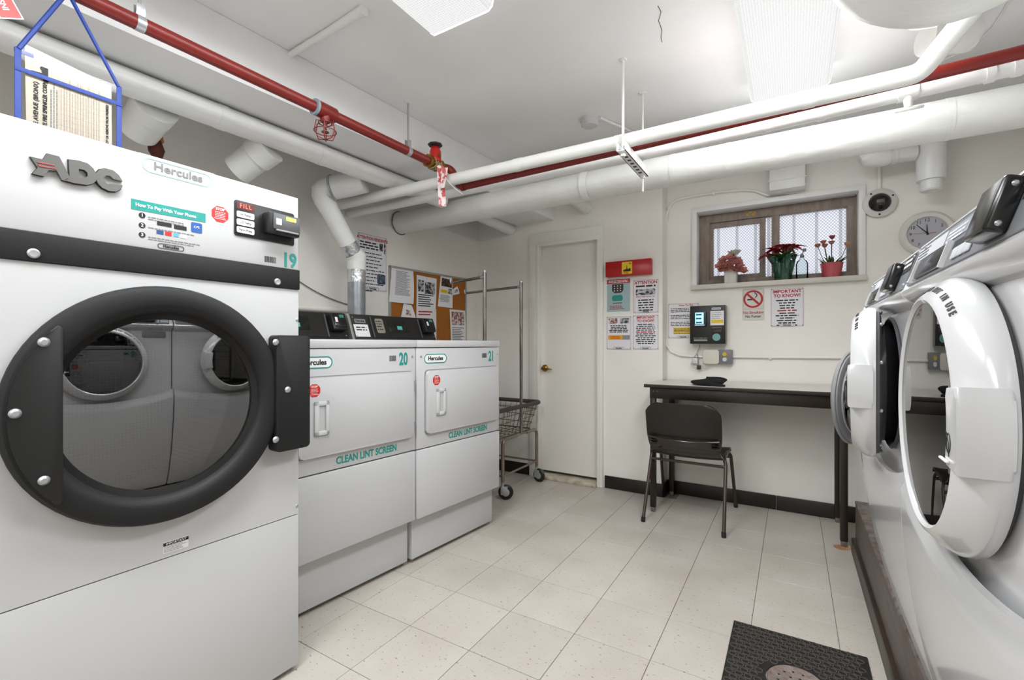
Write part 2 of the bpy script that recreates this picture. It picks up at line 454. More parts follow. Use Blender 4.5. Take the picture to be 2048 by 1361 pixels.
def frame_lines(x0, x1, z0, z1, wd, y, m, parent, name='border'):
    g = G()
    for a in ((x0, x1, z0, z0 + wd), (x0, x1, z1 - wd, z1), (x0, x0 + wd, z0, z1), (x1 - wd, x1, z0, z1)):
        g.quad((a[0], y, a[2]), (a[1], y, a[2]), (a[1], y, a[3]), (a[0], y, a[3]))
    return mk(name, g, m, parent, smooth=0)
def brand_oval(cx, cz, w, h, y, parent, ink=INK, ring=TEAL, back=None, base=None, tm=0.62, xs=1.0):
    """Hercules oval badge"""
    if back: rect('badge_back', cx - w / 2, cx + w / 2, cz - h / 2, cz + h / 2, y, back, parent, 0.0006, h * 0.49, base)
    def lp(k): return rrect(cx - w / 2 + k, cx + w / 2 - k, cz - h / 2 + k, cz + h / 2 - k, h / 2 - k - 1e-4, 8)
    me = shape2d([lp(0), lp(h * 0.09)], 0.0004); me.transform(Matrix.Translation((0, y - 0.0012, 0)))
    if base: me.transform(base)
    mk('badge_ring', me, ring, parent)
    lettering('Hercules', cx, cz, y - 0.0014, h * tm, ink, parent, bold=0.028, xs=xs, base=base)
# ------------------------------------------------------------------ the room
YB, YD = 3.67, 3.53                    # window wall, door wall (stands proud of it)
XJ = -0.83                             # where the two meet
LW0 = Vector((-2.51, YD, 0)); LTH = R(4.5)
def lwx(Y): return LW0.x - math.tan(LTH) * (YD - Y)
LFR = Fr((lwx(2.0), 2.0, 0), R(90) - LTH)        # left wall seen as a front
BFR = Fr((0, YB, 0), 0); DFR = Fr((0, YD, 0), 0)
YF, XR = -1.7, 1.25
floor = struct('floor', G().prism([(-3.2, YF - .1), (XR + .1, YF - .1), (XR + .1, 4.0), (-3.2, 4.0)], -0.12, -0.005, 'z'), mat('tile_joint', '8d8378', 0.8), 'pale beige vinyl tile floor', 'floor')
TS = 0.295; GAP = 0.0011
full = None
for i in range(-9, 1):
    for j in range(-10, 4):
        x0, y0 = 0.15 + TS * i, 2.867 + TS * (j - 1)
        x1, y1 = x0 + TS, y0 + TS
        ym = YB if x0 > XJ - .05 else YD
        cx0, cx1, cy1 = x0, min(x1, 0.275), min(y1, ym)
        if x1 < lwx(y0) + .1: continue
        if cy1 - y0 < 0.02 or cx1 - cx0 < .02: continue
        whole = (cx1 == x1 and cy1 == y1)
        if whole and full is not None: me = full
        else:
            me = G().box(GAP, cx1 - cx0 - GAP, GAP, cy1 - y0 - GAP, -0.005, 0, 0.0008, 1).mesh('tile', 0)
            me.materials.append(TILE)
            if whole: full = me
        o = bpy.data.objects.new('tile', me); C.objects.link(o); o.parent = floor; o.location = (x0, y0, 0)
struct('ceiling', G().prism([(-3.2, YF - .1), (XR + .1, YF - .1), (XR + .1, 4.0), (-3.2, 4.0)], CEIL, CEIL + .12, 'z'), CEILM, 'flat white painted plaster ceiling', 'ceiling')
ba, bb = (-1.72, 3.53), (-1.72 - 0.0633 * (3.53 - YF), YF)
struct('ceiling_beam', G().prism([ba, bb, (bb[0] - .37, YF), (ba[0] - .37, 3.53)], 2.18, CEIL, 'z', 0.004), CEILM, 'boxed white ceiling beam running above the dryers', 'beam')
p0, p1 = (lwx(YD), YD), (lwx(YF), YF)
struct('wall_left', G().prism([(p0[0] + .0, YD + .1), p0, p1, (p1[0] - .15, YF), (p0[0] - .15, YD + .1)], 0, CEIL, 'z'), WALL, 'cream painted wall behind the dryers', 'wall')
struct('wall_front', G().box(-3.2, XR + .1, YF - .1, YF, 0, CEIL), WALL, 'cream painted wall facing the window', 'wall')
struct('wall_right', G().box(XR, XR + .1, YF, 4.0, 0, CEIL), WALL, 'cream painted wall behind the washers', 'wall')
# door wall with its opening
DX0 = onY(1078, 952, YD).x; DX1 = onY(1199, 952, YD).x; DZ1 = 2.0
g = G(); g.box(lwx(YD) - .2, DX0 - .01, YD, YB + .2, 0, CEIL); g.box(DX1 + .01, XJ, YD, YB + .2, 0, CEIL); g.box(DX0 - .01, DX1 + .01, YD, YB + .2, DZ1, CEIL)
g.box(DX0 - .01, DX1 + .01, YD + .12, YB + .2, 0, DZ1)
struct('wall_back_left', g, WALL, 'cream painted wall around the closet door, standing proud of the window wall', 'wall')
# window wall with its opening
WX0, WX1, WZ0, WZ1 = -0.615, 0.36, 1.575, 2.115
g = G(); T = 0.22
g.box(XJ, WX0, YB, YB + T, 0, CEIL); g.box(WX1, XR + .1, YB, YB + T, 0, CEIL); g.box(WX0, WX1, YB, YB + T, 0, WZ0); g.box(WX0, WX1, YB, YB + T, WZ1, CEIL)
struct('wall_back', g, WALL, 'cream painted wall with the small window', 'wall')
# raised plaster surround
g = G(); m_ = 0.032; pr = 0.022
g.box(WX0 - m_, WX0 + .004, YB - pr, YB + .11, WZ0 - .03, WZ1 + m_, 0.004); g.box(WX1 - .004, WX1 + m_, YB - pr, YB + .11, WZ0 - .03, WZ1 + m_, 0.004)
g.box(WX0 - m_ - .001, WX1 + m_ + .001, YB - pr - .0012, YB + .108, WZ1 - .003, WZ1 + m_ + .001, 0.004)
struct('trim_1', g, PIPEW, 'thick painted surround of the window opening', 'window trim')
struct('window_sill', G().box(WX0 - m_ - .005, WX1 + m_ + .005, YB - .035, YB + .13, WZ0 - .035, WZ0, 0.005), mat('sill_paint', 'd9d5ca', 0.4, bump=0.2, bscale=25, var=0.06, vscale=8), 'cream painted window sill', 'sill')
# window: outer frame, fixed right light, sliding left sash
wn = thing('window_1', 'small horizontal sliding window with weathered brown frame and frosted wire glass', 'window'); wn['kind'] = 'structure'
fy0, fy1 = YB + .10, YB + .17; f_ = 0.045
A = onY(1405, 500, fy0).x + .004; B = onY(1712, 500, fy0).x - .002
fl, fr_ = A + f_, B - f_; A, B = WX0 + .001, WX1 - .001
g = G(); g.box(A, B, fy0 - .001, fy1 + .001, WZ1 - f_ - .02, WZ1 - .004, .003); g.box(A, B, fy0 - .001, fy1 + .001, WZ0, WZ0 + .045, .003)
g.box(A + .001, fl, fy0, fy1, WZ0 + .001, WZ1 - .006, .003); g.box(fr_, B - .001, fy0, fy1, WZ0 + .001, WZ1 - .006, .003)
mk('frame', g, WOODG, wn)
mid = onY(1551, 500, fy0).x
mk('mullion', G().box(mid - .024, mid + .024, fy0 + .004, fy1, WZ0 + .03, WZ1 - .05, .003), WOODG, wn)
s0, s1 = fl - .004, onY(1531, 500, fy0).x
sy0, sy1 = fy0 + .012, fy0 + .04
ss = mk('sash', G().box(s0, s1, sy0 - .001, sy1 + .001, WZ1 - .105, WZ1 - .068, .002).box(s0, s1, sy0 - .001, sy1 + .001, WZ0 + .045, WZ0 + .075, .002).box(s0 + .001, s0 + .03, sy0, sy1, WZ0 + .046, WZ1 - .069, .002).box(s1 - .038, s1 - .001, sy0, sy1, WZ0 + .046, WZ1 - .069, .002), WOODG, wn)
mk('pane', G().box(s0 + .02, s1 - .02, sy0 + .012, sy0 + .016, WZ0 + .06, WZ1 - .08), WGLASS, ss, smooth=0)
mk('pane', G().box(s1 - .01, mid - .01, sy1 + .006, sy1 + .01, WZ0 + .03, WZ1 - .055), WGLASS, wn, smooth=0)
mk('pane', G().box(mid + .01, fr_ + .01, sy1 + .006, sy1 + .01, WZ0 + .03, WZ1 - .055), WGLASS, wn, smooth=0)
gx = onY(1506, 440, fy0).x
mk('spray_foam_drip', G().box(gx - .05, gx + .02, fy0 - .004, fy0 + .001, WZ1 - .03, WZ1 - .018, .002).box(gx - .045, gx - .03, fy0 - .004, fy0 + .001, WZ1 - .048, WZ1 - .02, .002).box(gx - .005, gx + .008, fy0 - .004, fy0 + .001, WZ1 - .052, WZ1 - .02, .002), mat('yellow_foam', 'b59a45', 0.7), wn)
sb = thing('security_bars', 'row of grey upright iron bars outside the frosted window', 'window bars', (0, YB + .24, 0))
for px in (1437, 1474, 1511, 1537, 1588, 1633, 1681):
    x = onY(px, 500, YB + .24).x
    mk('bar', G().box(x - .009, x + .009, -.009, .009, WZ0 - .12, WZ1 + .15), mat('bar_paint', '8a8a90', .5), sb)
# the jut's corner edge gets a slim bead
# ------------------------------------------------------------------ door
dr = thing('door_1', 'plain cream closet door with brass lever handle', 'door', (DX0, YD, 0)); dr['kind'] = 'structure'
dw = DX1 - DX0
mk('door_panel', G().box(.004, dw - .004, .028, .065, .055, DZ1 - .03, .003), DOORP, dr)
g = G(); fw = .05
g.box(-fw - .035, -.0, -.022, .0, 0, DZ1 + fw + .03, .004); g.box(dw, dw + .035, -.022, .0, 0, DZ1 + fw + .03, .004); g.box(-fw - .036, dw + .036, -.0235, .0, DZ1 - .02, DZ1 + fw + .031, .004)
mk('casing', g, TRIMP, dr)
g = G(); g.box(-.008, .012, -.03, .10, 0, DZ1, .002); g.box(dw - .012, dw + .008, -.03, .10, 0, DZ1, .002); g.box(-.009, dw + .009, -.031, .099, DZ1 - .03, DZ1 + .001, .002)
mk('jamb', g, TRIMP, dr)
mk('threshold', G().box(0.01, dw - .01, -.06, .09, 0, .03, .004), mat('worn_threshold', 'cfc6b4', .6, bump=.3, bscale=40, var=.5, vscale=15, vcol='6b5138'), dr)
hx, hz = Fr((DX0, YD, 0), 0).L(1087, 737, .0)
h = mk('handle', G().lathe([(0, -.004), (.03, -.004), (.03, .004), (.024, .012), (.012, .016), (.012, .05), (0, .05)], 20, 'y', (0, 0, 0)).xf(Matrix.Translation((hx, .028, hz)) @ Matrix.Diagonal((1, -1, 1, 1))).tube([(hx, -.02, hz), (hx + .035, -.022, hz - .004), (hx + .075, -.018, hz - .006), (hx + .085, -.012, hz - .008)], [.010, .010, .007, .004], 10), BRASS, dr)
for z in (.3, 1.05, 1.8):
    mk('hinge', G().cyl((dw - .012, -.003, z - .045), (dw - .012, -.003, z + .045), .006, seg=8), TRIMP, dr)
# baseboards
struct('baseboard_back', G().box(XJ + .013, -.10, YB - .012, YB, 0, .098, .004).box(-.098, XR - .3, YB - .013, YB, 0, .098, .004), BASEB, 'dark brown rubber baseboard under the window wall', 'baseboard')
struct('baseboard_back_left', G().box(DX1 + .045, XJ + .012, YD - .012, YD, 0, .098, .004).box(XJ, XJ + .012, YD - .012, YB, 0, .098, .004).box(lwx(YD) + .02, DX0 - .09, YD - .012, YD, 0, .098, .004), BASEB, 'dark brown rubber baseboard beside the closet door', 'baseboard')
# plinth under the washers
pl = thing('equipment_plinth', 'raised concrete plinth painted brown and grey with worn chipped edge under the washers', 'plinth'); pl['kind'] = 'structure'
mk('kick', G().box(.275, .34, .2, 3.16, 0, .075, .006), PLBASE, pl)
mk('face', G().box(.292, XR - .01, .2, 3.15, 0, .262, .004), PLINTH, pl)
mk('worn_edge', G().box(.290, XR - .01, .2, 3.15, .262, .28, .006), PLTOP, pl)

# ------------------------------------------------------------------ lamps
def fixture(x0, x1, y0, y1, label, watts):
    t = thing('ceiling_light', label, 'ceiling light', ((x0 + x1) / 2, (y0 + y1) / 2, CEIL), 0, 'fluorescent wrap lights on the ceiling')
    hw, hl = (x1 - x0) / 2, (y1 - y0) / 2
    mk('housing', G().box(-hw + .05, hw - .05, -hl, hl, -.035, 0, .004), PIPEW, t)
    prof = [(-hw, -.02), (-hw + .003, -.06), (-hw + .010, -.088), (-hw + .026, -.1), (hw - .026, -.1), (hw - .010, -.088), (hw - .003, -.06), (hw, -.02)]
    mk('lens', G().prism(prof, -hl + .006, hl - .006, 'y'), LENS, t, smooth=50)
    for yy in ((-hl, -hl + .007), (hl - .007, hl)):
        mk('end_cap', G().prism([(p[0] * 1.006, p[1] * 1.015) for p in prof], yy[0], yy[1], 'y', .002), mat('lamp_end_cap', 'f0f0f0', .4, emit=0.55), t)
    # the tubes shine through the bottom, both long sides and both ends of the wrap lens
    for sx, sy, loc_, rot, share in ((2 * hw - .02, 2 * hl - .34, (0, -.14, -.104), (0, 0, 0), .64),
                                     (.06, 2 * hl - .04, (-hw - .024, 0, -.098), (0, R(4), 0), .10), (.06, 2 * hl - .04, (hw + .024, 0, -.098), (0, R(-4), 0), .10),
                                     (2 * hw - .04, .06, (0, hl + .024, -.098), (R(6), 0, 0), .08), (2 * hw - .04, .06, (0, -hl - .024, -.098), (R(-6), 0, 0), .08)):
        ld = bpy.data.lights.new('tube_light', 'AREA'); ld.shape = 'RECTANGLE'; ld.size = sx; ld.size_y = sy; ld.energy = watts * share; ld.color = (.955, .98, 1)
        lo = bpy.data.objects.new('tube_light', ld); C.objects.link(lo); lo.parent = t; lo.location = loc_; lo.rotation_euler = rot
    return t
fixture(-.183, .152, 1.32, 2.54, 'fluorescent wrap light above the table side, its end meeting the white pipe', LAMP_W * .76)
fixture(-1.19, -.89, .13, 1.355, 'fluorescent wrap light nearer the dryers, only one corner of it in view', LAMP_W * .70)
fixture(-.95, -.65, -1.45, -.23, 'added fluorescent wrap light, out of view at the end of the room facing the window', LAMP_W * .66)  # added fixture behind the camera, out of view, to brighten the room

# ------------------------------------------------------------------ pipes overhead
def pipe(name, label, pts, r, m, seg=20, joints=(), jm=None, jr=1.08, jl=.02, group=None):
    t = thing(name, label, 'pipe', pts[0], 0, group)
    o = Vector(pts[0])
    mk('run', G().tube([Vector(p) - o for p in pts], r, seg), m, t, smooth=50)
    P = [Vector(p) - o for p in pts]
    for px in joints:     # joint bands at given world X (or Y) along the first run that spans it
        ax, v = px
        for a, b in zip(P, P[1:]):
            k0, k1 = a[ax] + o[ax], b[ax] + o[ax]
            if min(k0, k1) <= v <= max(k0, k1) and abs(k1 - k0) > .2:
                q = a + (b - a) * ((v - k0) / (k1 - k0)); d = (b - a).normalized() * jl
                mk('joint_band', G().cyl(q - d, q + d, r * jr, seg=seg), jm or m, t, smooth=50); break
    return t
def bend(a, c, b, r, n=6):
    """rounded corner a-c-b"""
    a, c, b = Vector(a), Vector(c), Vector(b)
    p, q = c + (a - c).normalized() * r, c + (b - c).normalized() * r
    return [tuple((1 - t) ** 2 * p + 2 * t * (1 - t) * c + t * t * q) for t in [i / n for i in range(n + 1)]]
xw = lwx(2.1)
E1 = (.371, 2.08, 2.066); E2 = (.465, 1.95, 2.16)
wp = pipe('white_pipe', 'slim white lagged pipe beside the red pipe, bent upward under the tank',
     [(xw + .002, 1.96, 2.027), (-.65, 2.075, 2.064)] + [(.30, 2.08, 2.065)] + bend((.30, 2.08, 2.065), E1, E2, .03) + [E2, (.52, 1.88, 2.30), (.52, 1.86, CEIL)], .031, LAG,
     joints=[(0, -.68), (0, .05), (0, -1.2)], jr=1.06, jl=.02)
pipe('white_pipe', 'thin white pipe with a round valve wheel, between the red pipe and the thick pipe',
     [(lwx(2.15) + .002, 2.15, 2.032), (-.65, 2.30, 2.075), (XR - .002, 2.30, 2.118)], .025, PIPEW, joints=[(0, .1), (0, .6), (0, .67), (0, -.1)], jr=1.2, jl=.012)
# valve wheel on it
vx = onY(1815, 215, 2.30)
v = bpy.data.objects[[o.name for o in C.objects if o.get('label', '').startswith('thin white pipe')][0]]
q = Vector((vx.x, 2.30, 2.102)) - Vector(v.location)
mk('valve_body', G().cyl(q + Vector((-.03, 0, 0)), q + Vector((.03, 0, 0)), .033).cyl(q, q + Vector((0, -.02, -.07)), .018, .012), PIPEW, v)
g = G(); c = q + Vector((0, -.022, -.075))
g.tube([c + Vector((.034 * (1 + .12 * math.cos(6 * a)) * math.cos(a), -.004, .034 * .35 * math.sin(a) + .0)) + Vector((0, .03 * math.sin(a), 0)) for a in [2 * pi * i / 36 for i in range(36)]], .006, 8, closed=True)
for k in range(3):
    a = pi * k / 3; d = Vector((.034 * math.cos(a), .03 * math.sin(a), .012 * math.sin(a))); g.cyl(c - d, c + d, .004, seg=6)
mk('valve_wheel', g, PIPEW, v)
big = pipe('lagged_pipe', 'thick white lagged pipe crossing the room below the ceiling',
     [(lwx(2.6) + .005, 2.6, 2.065), (-1.0, 2.6, 2.08), (XR, 2.6, 2.075)], .083, LAG, 28, joints=[(0, -.55), (0, -.28), (0, .55)], jr=1.015, jl=.012)
o = Vector(big.location)
# rag tied round the thick pipe at its wall end, patch strap, saddles
ex = onY(1165, 385, 2.52) - o
mk('strap', G().grid(lambda u, v: (ex.x - .022 + .044 * u, -.083 * math.cos(v * 2.2 - 1.0) * 1.05, .015 - .088 * math.sin(v * 2.2 - 1.0)), 4, 14, .004), PIPEW, big)
mk('wall_crack', G().tube([(.004 + .003 * math.sin(7 * a), .087 * math.cos(a), .088 * math.sin(a)) for a in [2 * pi * i / 30 for i in range(30)]], .0022, 6, closed=True), mat('dark_gap', '4a4038', .9), big)
# grey-white pipe along the beam, and its three branch collars
ap, bp_ = Vector((-2.26, YF, 2.125)), Vector((-2.06, 2.48, 2.125))
rp_ = pipe('drain_pipe', 'pale grey pipe running along the underside of the beam', [tuple(ap), tuple(bp_)], .051, PIPEW, 24, joints=[(1, 1.07), (1, 1.55)], jr=1.04, jl=.018)
def along(Y): return ap + (bp_ - ap) * ((Y - ap.y) / (bp_.y - ap.y))
o = Vector(rp_.location)
def collar(Y, d, L, r0, r1):
    a = along(Y) - o; d = Vector(d).normalized()
    mk('branch_collar', G().tube([a + d * .06, a + d * L * .55, a + d * L * .56, a + d * L], [r0, r0 * .97, r1, r1], 24), LAG, rp_, smooth=50)
    return a + d * L + o
collar(.86, (-.75, -.05, -.35), .22, .08, .074)
c2 = collar(1.33, (-.8, -.35, -.55), .26, .08, .07)
# broken stub under the first collar
q = onX(300, 272, -2.36) - o
mk('rusty_stub', G().tube([q + Vector((-.02, 0, .05)), q + Vector((0, .01, .02)), q + Vector((.01, .015, -.02))], [.03, .03, .032], 14), ORNG, rp_)
mk('rusty_break', G().tube([q + Vector((.01, .012, -.022)), q + Vector((.012, .02, -.06)), q + Vector((.0, .03, -.1))], [.026, .03, .012], 9), RUST, rp_)
# short stubs into the walls behind
def stub(name, label, a, b, r, m=PIPEW, seg=20):
    t = thing(name, label, 'pipe', a, 0)
    d = Vector(b) - Vector(a)
    mk('sleeve', G().tube([(0, 0, 0), d * .9, d * .91, d], [r, r, r * 1.04, r * 1.03], seg), m, t, smooth=50)
    return t
a = onY(1170, 415, YD - .02); stub('pipe_stub', 'white pipe stub ending above the closet door', (a.x, YD, a.z), (a.x - .02, YD - .34, a.z + .03), .05)
a = onY(1020, 458, YD - .01); stub('pipe_stub', 'white pipe entering the wall left of the closet door top', (a.x, YD, a.z), (a.x - .05, YD - .8, a.z + .05), .055)
# red sprinkler pipe
sp = thing('sprinkler_pipe', 'red sprinkler pipe running along the beam then across the room', 'pipe', (-1.80, YF + .01, 2.15))
o = Vector(sp.location)
def redx(Y): return -1.765 + .050 * (Y - .546) / 1.609
pth = [(redx(YF + .01), YF + .01, 2.15), (redx(2.06), 2.06, 2.15)] + bend((redx(2.06), 2.06, 2.15), (-1.69, 2.11, 2.15), (-1.635, 2.12, 2.038), .03) + bend((-1.69, 2.11, 2.15), (-1.635, 2.12, 2.038), (-1.5, 2.115, 2.038), .04) + [(-.65, 2.18, 2.075), (XR - .002, 2.18, 2.115)]
mk('run', G().tube([Vector(p) - o for p in pth], .0225, 18), REDP, sp, smooth=50)
cz = mat('zinc_primer', '8fa0ab', .5)
ty = onZ(655, 222, 2.15).y; tx = redx(ty)
c = Vector((tx, ty, 2.15)) - o
mk('tee', G().cyl(c + Vector((0, -.045, 0)), c + Vector((0, .045, 0)), .033).cyl(c, c + Vector((0, 0, -.045)), .027, .02), REDP, sp)
mk('tee_band', G().cyl(c + Vector((0, -.055, 0)), c + Vector((0, -.045, 0)), .034), cz, sp)
mk('sprinkler_head', G().cyl(c + Vector((0, 0, -.045)), c + Vector((0, 0, -.075)), .011, .006).cyl(c + Vector((0, 0, -.088)), c + Vector((0, 0, -.09)), .016), REDP, sp)
g = G()
for k in range(6):
    a = pi * k / 3 + .3; e = Vector((math.cos(a), math.sin(a), 0))
    g.tube([c + e * .026 + Vector((0, 0, -.045)), c + e * .04 + Vector((0, 0, -.048)), c + e * .046 + Vector((0, 0, -.085)), c + e * .034 + Vector((0, 0, -.115)), c + Vector((0, 0, -.122))], .0022, 6)
for zz, rr in ((-.05, .028), (-.085, .046)):
    g.tube([c + Vector((rr * math.cos(a), rr * math.sin(a), zz)) for a in [2 * pi * i / 20 for i in range(20)]], .0022, 6, closed=True)
mk('sprinkler_cage', g, REDP, sp)
vy = 1.995; c = Vector((redx(vy), vy, 2.15)) - o
mk('valve_body', G().cyl(c + Vector((0, -.05, 0)), c + Vector((0, .05, 0)), .03).cyl(c + Vector((0, -.055, 0)), c + Vector((0, -.035, 0)), .036, seg=8).cyl(c + Vector((0, .035, 0)), c + Vector((0, .055, 0)), .036, seg=8).cyl(c, c + Vector((0, 0, .045)), .02), BRASS, sp)
mk('valve_bonnet', G().tube([c + Vector((.012, .0, .005)), c + Vector((.012, .0, .06)), c + Vector((.01, .0, .085)), c + Vector((.01, 0, .095))], [.032, .032, .024, .012], 16), mat('bright_red_enamel', 'c81f1c', .3), sp)
mk('valve_emblem', G().cyl(c + Vector((.044, -.008, .035)), c + Vector((.046, -.008, .035)), .011, seg=14), BRASS, sp)
g = G(); hc = c + Vector((.01, 0, .105))
g.lathe([(.0, .006), (.03, .004), (.04, 0), (.04, -.008), (.03, -.012), (0, -.012)], 8, 'z', hc)
mk('valve_handwheel', g, mat('dark_handwheel', '2c2a26', .5), sp)
g = G()
for k in range(5):
    a = 2 * pi * k / 40
    g.tube([c + Vector((.036 * math.cos(t + k), -.02 + .012 * k - .006 * math.sin(3 * t), .036 * math.sin(t + k))) for t in [2 * pi * i / 14 for i in range(14)]], .0035, 6, closed=True)
mk('rope', g, mat('rope', 'a08e6a', .8), sp)
mk('elbow_band', G().cyl(Vector((-1.62, 2.117, 2.039)) - o, Vector((-1.60, 2.118, 2.04)) - o, .027), REDP, sp)
# tags hanging on it
def htag(name, label, p, w, h, rz, tilt, m, cat='tag'):
    t = thing(name, label, cat, p, rz)
    mk('card', G().grid(lambda u, v: (-w / 2 + w * u + tilt * v * h, .006 * math.sin(3 * v + u), -h * v), 4, 10, .0008), m, t)
    return t
vp = Vector((-1.63, 1.945, 2.105))
STR = mat('red_white_tag', 'e3d5d3', .5, var=1, vscale=40, vcol='c0504e', thr=(.48, .56))
t = htag('valve_tag', 'red and white paper tag hanging from the valve by rope', vp, .04, .22, R(55), .05, STR)
t2 = htag('valve_tag', 'smaller crumpled red and white tag tied behind the long valve tag', vp + Vector((.035, -.005, -.02)), .03, .11, R(20), -.15, STR)
mk('string', G().tube([(0, 0, -.05), (.03, 0, -.09), (.06, .01, -.12), (.1, .0, -.15)], .0015, 6), PAPER, t2)
mk('string', G().tube([(0, 0, 0), (-.02, .035, .025)], .002, 6), mat('rope', 'a08e6a', .8), t)
# hangers
def hanger(label, p, r, zc=CEIL, rod=.005, flange=True, m=STEEL):
    p = Vector(p)
    t = thing('pipe_hanger', label, 'pipe hanger', (p.x, p.y, zc), 0, 'pipe hangers')
    z = p.z - zc
    mk('rod', G().cyl((0, 0, 0), (0, 0, z + r + .03), rod, seg=8), m, t)
    if flange: mk('flange', G().lathe([(0, 0), (.02, 0), (.018, -.006), (.007, -.01), (0, -.01)], 16), PIPEW, t)
    g = G(); pts = [(0.011, z + r + .035), (.011, z + r + .01)] + [(math.sin(a) * (r + .002), z + math.cos(a) * (r + .002)) for a in [0.35 + (2 * pi - .7) * i / 16 for i in range(17)]] + [(-.011, z + r + .01), (-.011, z + r + .035)]
    g.grid(lambda u, v: (pts[round(u * (len(pts) - 1))][0], -.012 + .024 * v, pts[round(u * (len(pts) - 1))][1]), len(pts) - 1, 1, .002)
    mk('clevis', g, m, t)
    return t
y_ = onZ(282, 45, 2.15).y; hanger('galvanised pipe hanger holding the red pipe above the largest dryer', (redx(y_), y_, 2.15), .0225)
y_ = onZ(825, 300, 2.15).y; hanger('galvanised pipe hanger holding the red pipe near the valve', (redx(y_), y_, 2.15), .0225)
tr = thing('trapeze_hanger', 'white trapeze bracket on two rods carrying the slim pipes', 'pipe hanger', (-.65, 2.0, CEIL))
mk('rod', G().cyl((0, .03, 0), (0, .03, -.43), .006, seg=8).lathe([(0, 0), (.018, 0), (.016, -.006), (0, -.008)], 12, 'z', (0, .03, 0)), PIPEW, tr)
mk('rod', G().cyl((0, .35, 0), (0, .35, -.50), .005, seg=8).lathe([(0, 0), (.018, 0), (.016, -.006), (0, -.008)], 12, 'z', (0, .35, 0)), PIPEW, tr)
zc = 2.012 - CEIL
mk('channel', G().box(-.02, -.017, 0, .38, zc - .02, zc + .02).box(.017, .02, 0, .38, zc - .02, zc + .02).box(-.02, .02, 0, .38, zc - .02, zc - .017), PIPEW, tr)
for k in range(6): mk('slot', G().box(-.008, .008, .07 + .045 * k, .09 + .045 * k, zc - .0206, zc - .0199), BLACK, tr, smooth=0)
for yy in (.03, .35): mk('nut', G().cyl((0, yy, zc - .035), (0, yy, zc - .02), .012, seg=6), PIPEW, tr)
# ceiling conduit, smoke detector
a, b = onZ(577, 112, CEIL - .014), onZ(728, 20, CEIL - .014)
t = thing('conduit', 'short white conduit plastered across the ceiling next to the beam', 'conduit', a)
mk('run', G().tube([(0, 0, 0), (b - a) * .6, b - a], [.013, .014, .02], 12), PIPEW, t)
d = onZ(1180, 238, CEIL)
t = thing('smoke_detector', 'round white smoke detector on the ceiling behind the trapeze rods', 'smoke detector', d)
mk('base', G().lathe([(0, 0), (.058, 0), (.058, -.012), (.05, -.02), (0, -.02)], 28), PLAST, t)
mk('cover', G().lathe([(.05, -.02), (.05, -.034), (.04, -.042), (0, -.044)], 28), PLAST, t)
e = onZ(1275, 268, CEIL - .008)
t = thing('conduit', 'thin white raceway running from the smoke detector', 'conduit', (d.x + .058, d.y, CEIL - .008))
mk('run', G().tube([(0, 0, 0), (e.x - d.x - .058, e.y - d.y, 0)], .008, 8), PIPEW, t)
# expansion tank over the washers
tk = thing('expansion_tank', 'big white domed tank hung under the ceiling above the washers', 'tank', (.30, 1.40, 2.09))
mk('shell', G().lathe([(0, .03), (.1, .028), (.18, .018), (.228, -.002), (.246, -.03), (.25, -.07), (.25, -1.3), (.2, -1.36), (0, -1.4)], 40, 'y'), LAG, tk, smooth=60)
mk('strap', G().lathe([(.253, -.28), (.257, -.28), (.257, -.32), (.253, -.32)], 40, 'y'), PIPEW, tk)
mk('hanger_rod', G().cyl((.0, -.3, .25), (0, -.3, CEIL - 2.09), .008, seg=8), PIPEW, tk)
# elbow pipe from the ceiling left of the tank
t = thing('elbow_pipe', 'white pipe dropping from the ceiling and turning at an elbow left of the tank', 'pipe', (.325, 1.97, CEIL))
mk('run', G().tube([(0, 0, 0), (0, 0, -.13)] + bend((0, 0, -.13), (0, 0, -.215), (.12, .03, -.205), .05) + [(.1, .03, -.207)], .028, 18), PIPEW, t, smooth=50)
mk('fitting', G().tube([(-.0, 0, -.155)] + bend((0, 0, -.15), (0, 0, -.215), (.12, .03, -.205), .05) + [(.075, .02, -.21)], .034, 18), LAG, t, smooth=50)
a = onY(1850, 75, 2.40); b = onY(1942, 68, 2.46)
stub('pipe_stub', 'fat white pipe sleeve behind the bent pipe near the ceiling', (b.x + .0, b.y, min(b.z, 2.34)), (a.x, a.y, min(a.z, 2.34)), .062, LAG)
# cable across ceiling corner
t = thing('cable', 'thin cable curving along the ceiling at the right above the red pipe', 'cable', onZ(2010, 20, CEIL - .004))
o = Vector(t.location)
mk('run', G().tube([onZ(px, py, CEIL - .004) - o for px, py in ((2020, 0), (2005, 25), (1985, 55), (1960, 80), (1935, 98), (1905, 112), (1868, 127))], .004, 8), PIPEW, t)
# duct pieces above the window
a = onY(1575, 345, YB - .06); t = thing('duct_stub', 'white boxed duct piece hanging between the thick pipe and the window', 'duct', (a.x, YB - .08, 0))
x0, x1 = onY(1538, 345, YB - .14).x - a.x, onY(1611, 345, YB - .14).x - a.x; z0 = onY(1575, 377, YB - .14).z
mk('box', G().box(x0, x1, -.06, .08, z0, CEIL, .008), LAG, t)
mk('flange', G().box(x0 - .006, x1 + .006, -.066, .08, z0 + .06, z0 + .068, .002), PIPEW, t)
dp = onY(1862, 372, 3.5); p = onY(1725, 320, 3.45); q = Vector((dp.x - .07, 3.49, onY(1835, 300, 3.45).z))
t = thing('duct_elbow', 'white flexible duct elbow tucked under the thick pipe right of the window', 'duct', p)
d = q - p
mk('hood', G().tube([Vector((-.01, 0, .0)), Vector((.02, 0, .01)), d * .35, d * .5], [.03, .052, .056, .05], 20), PIPEW, t, smooth=50)
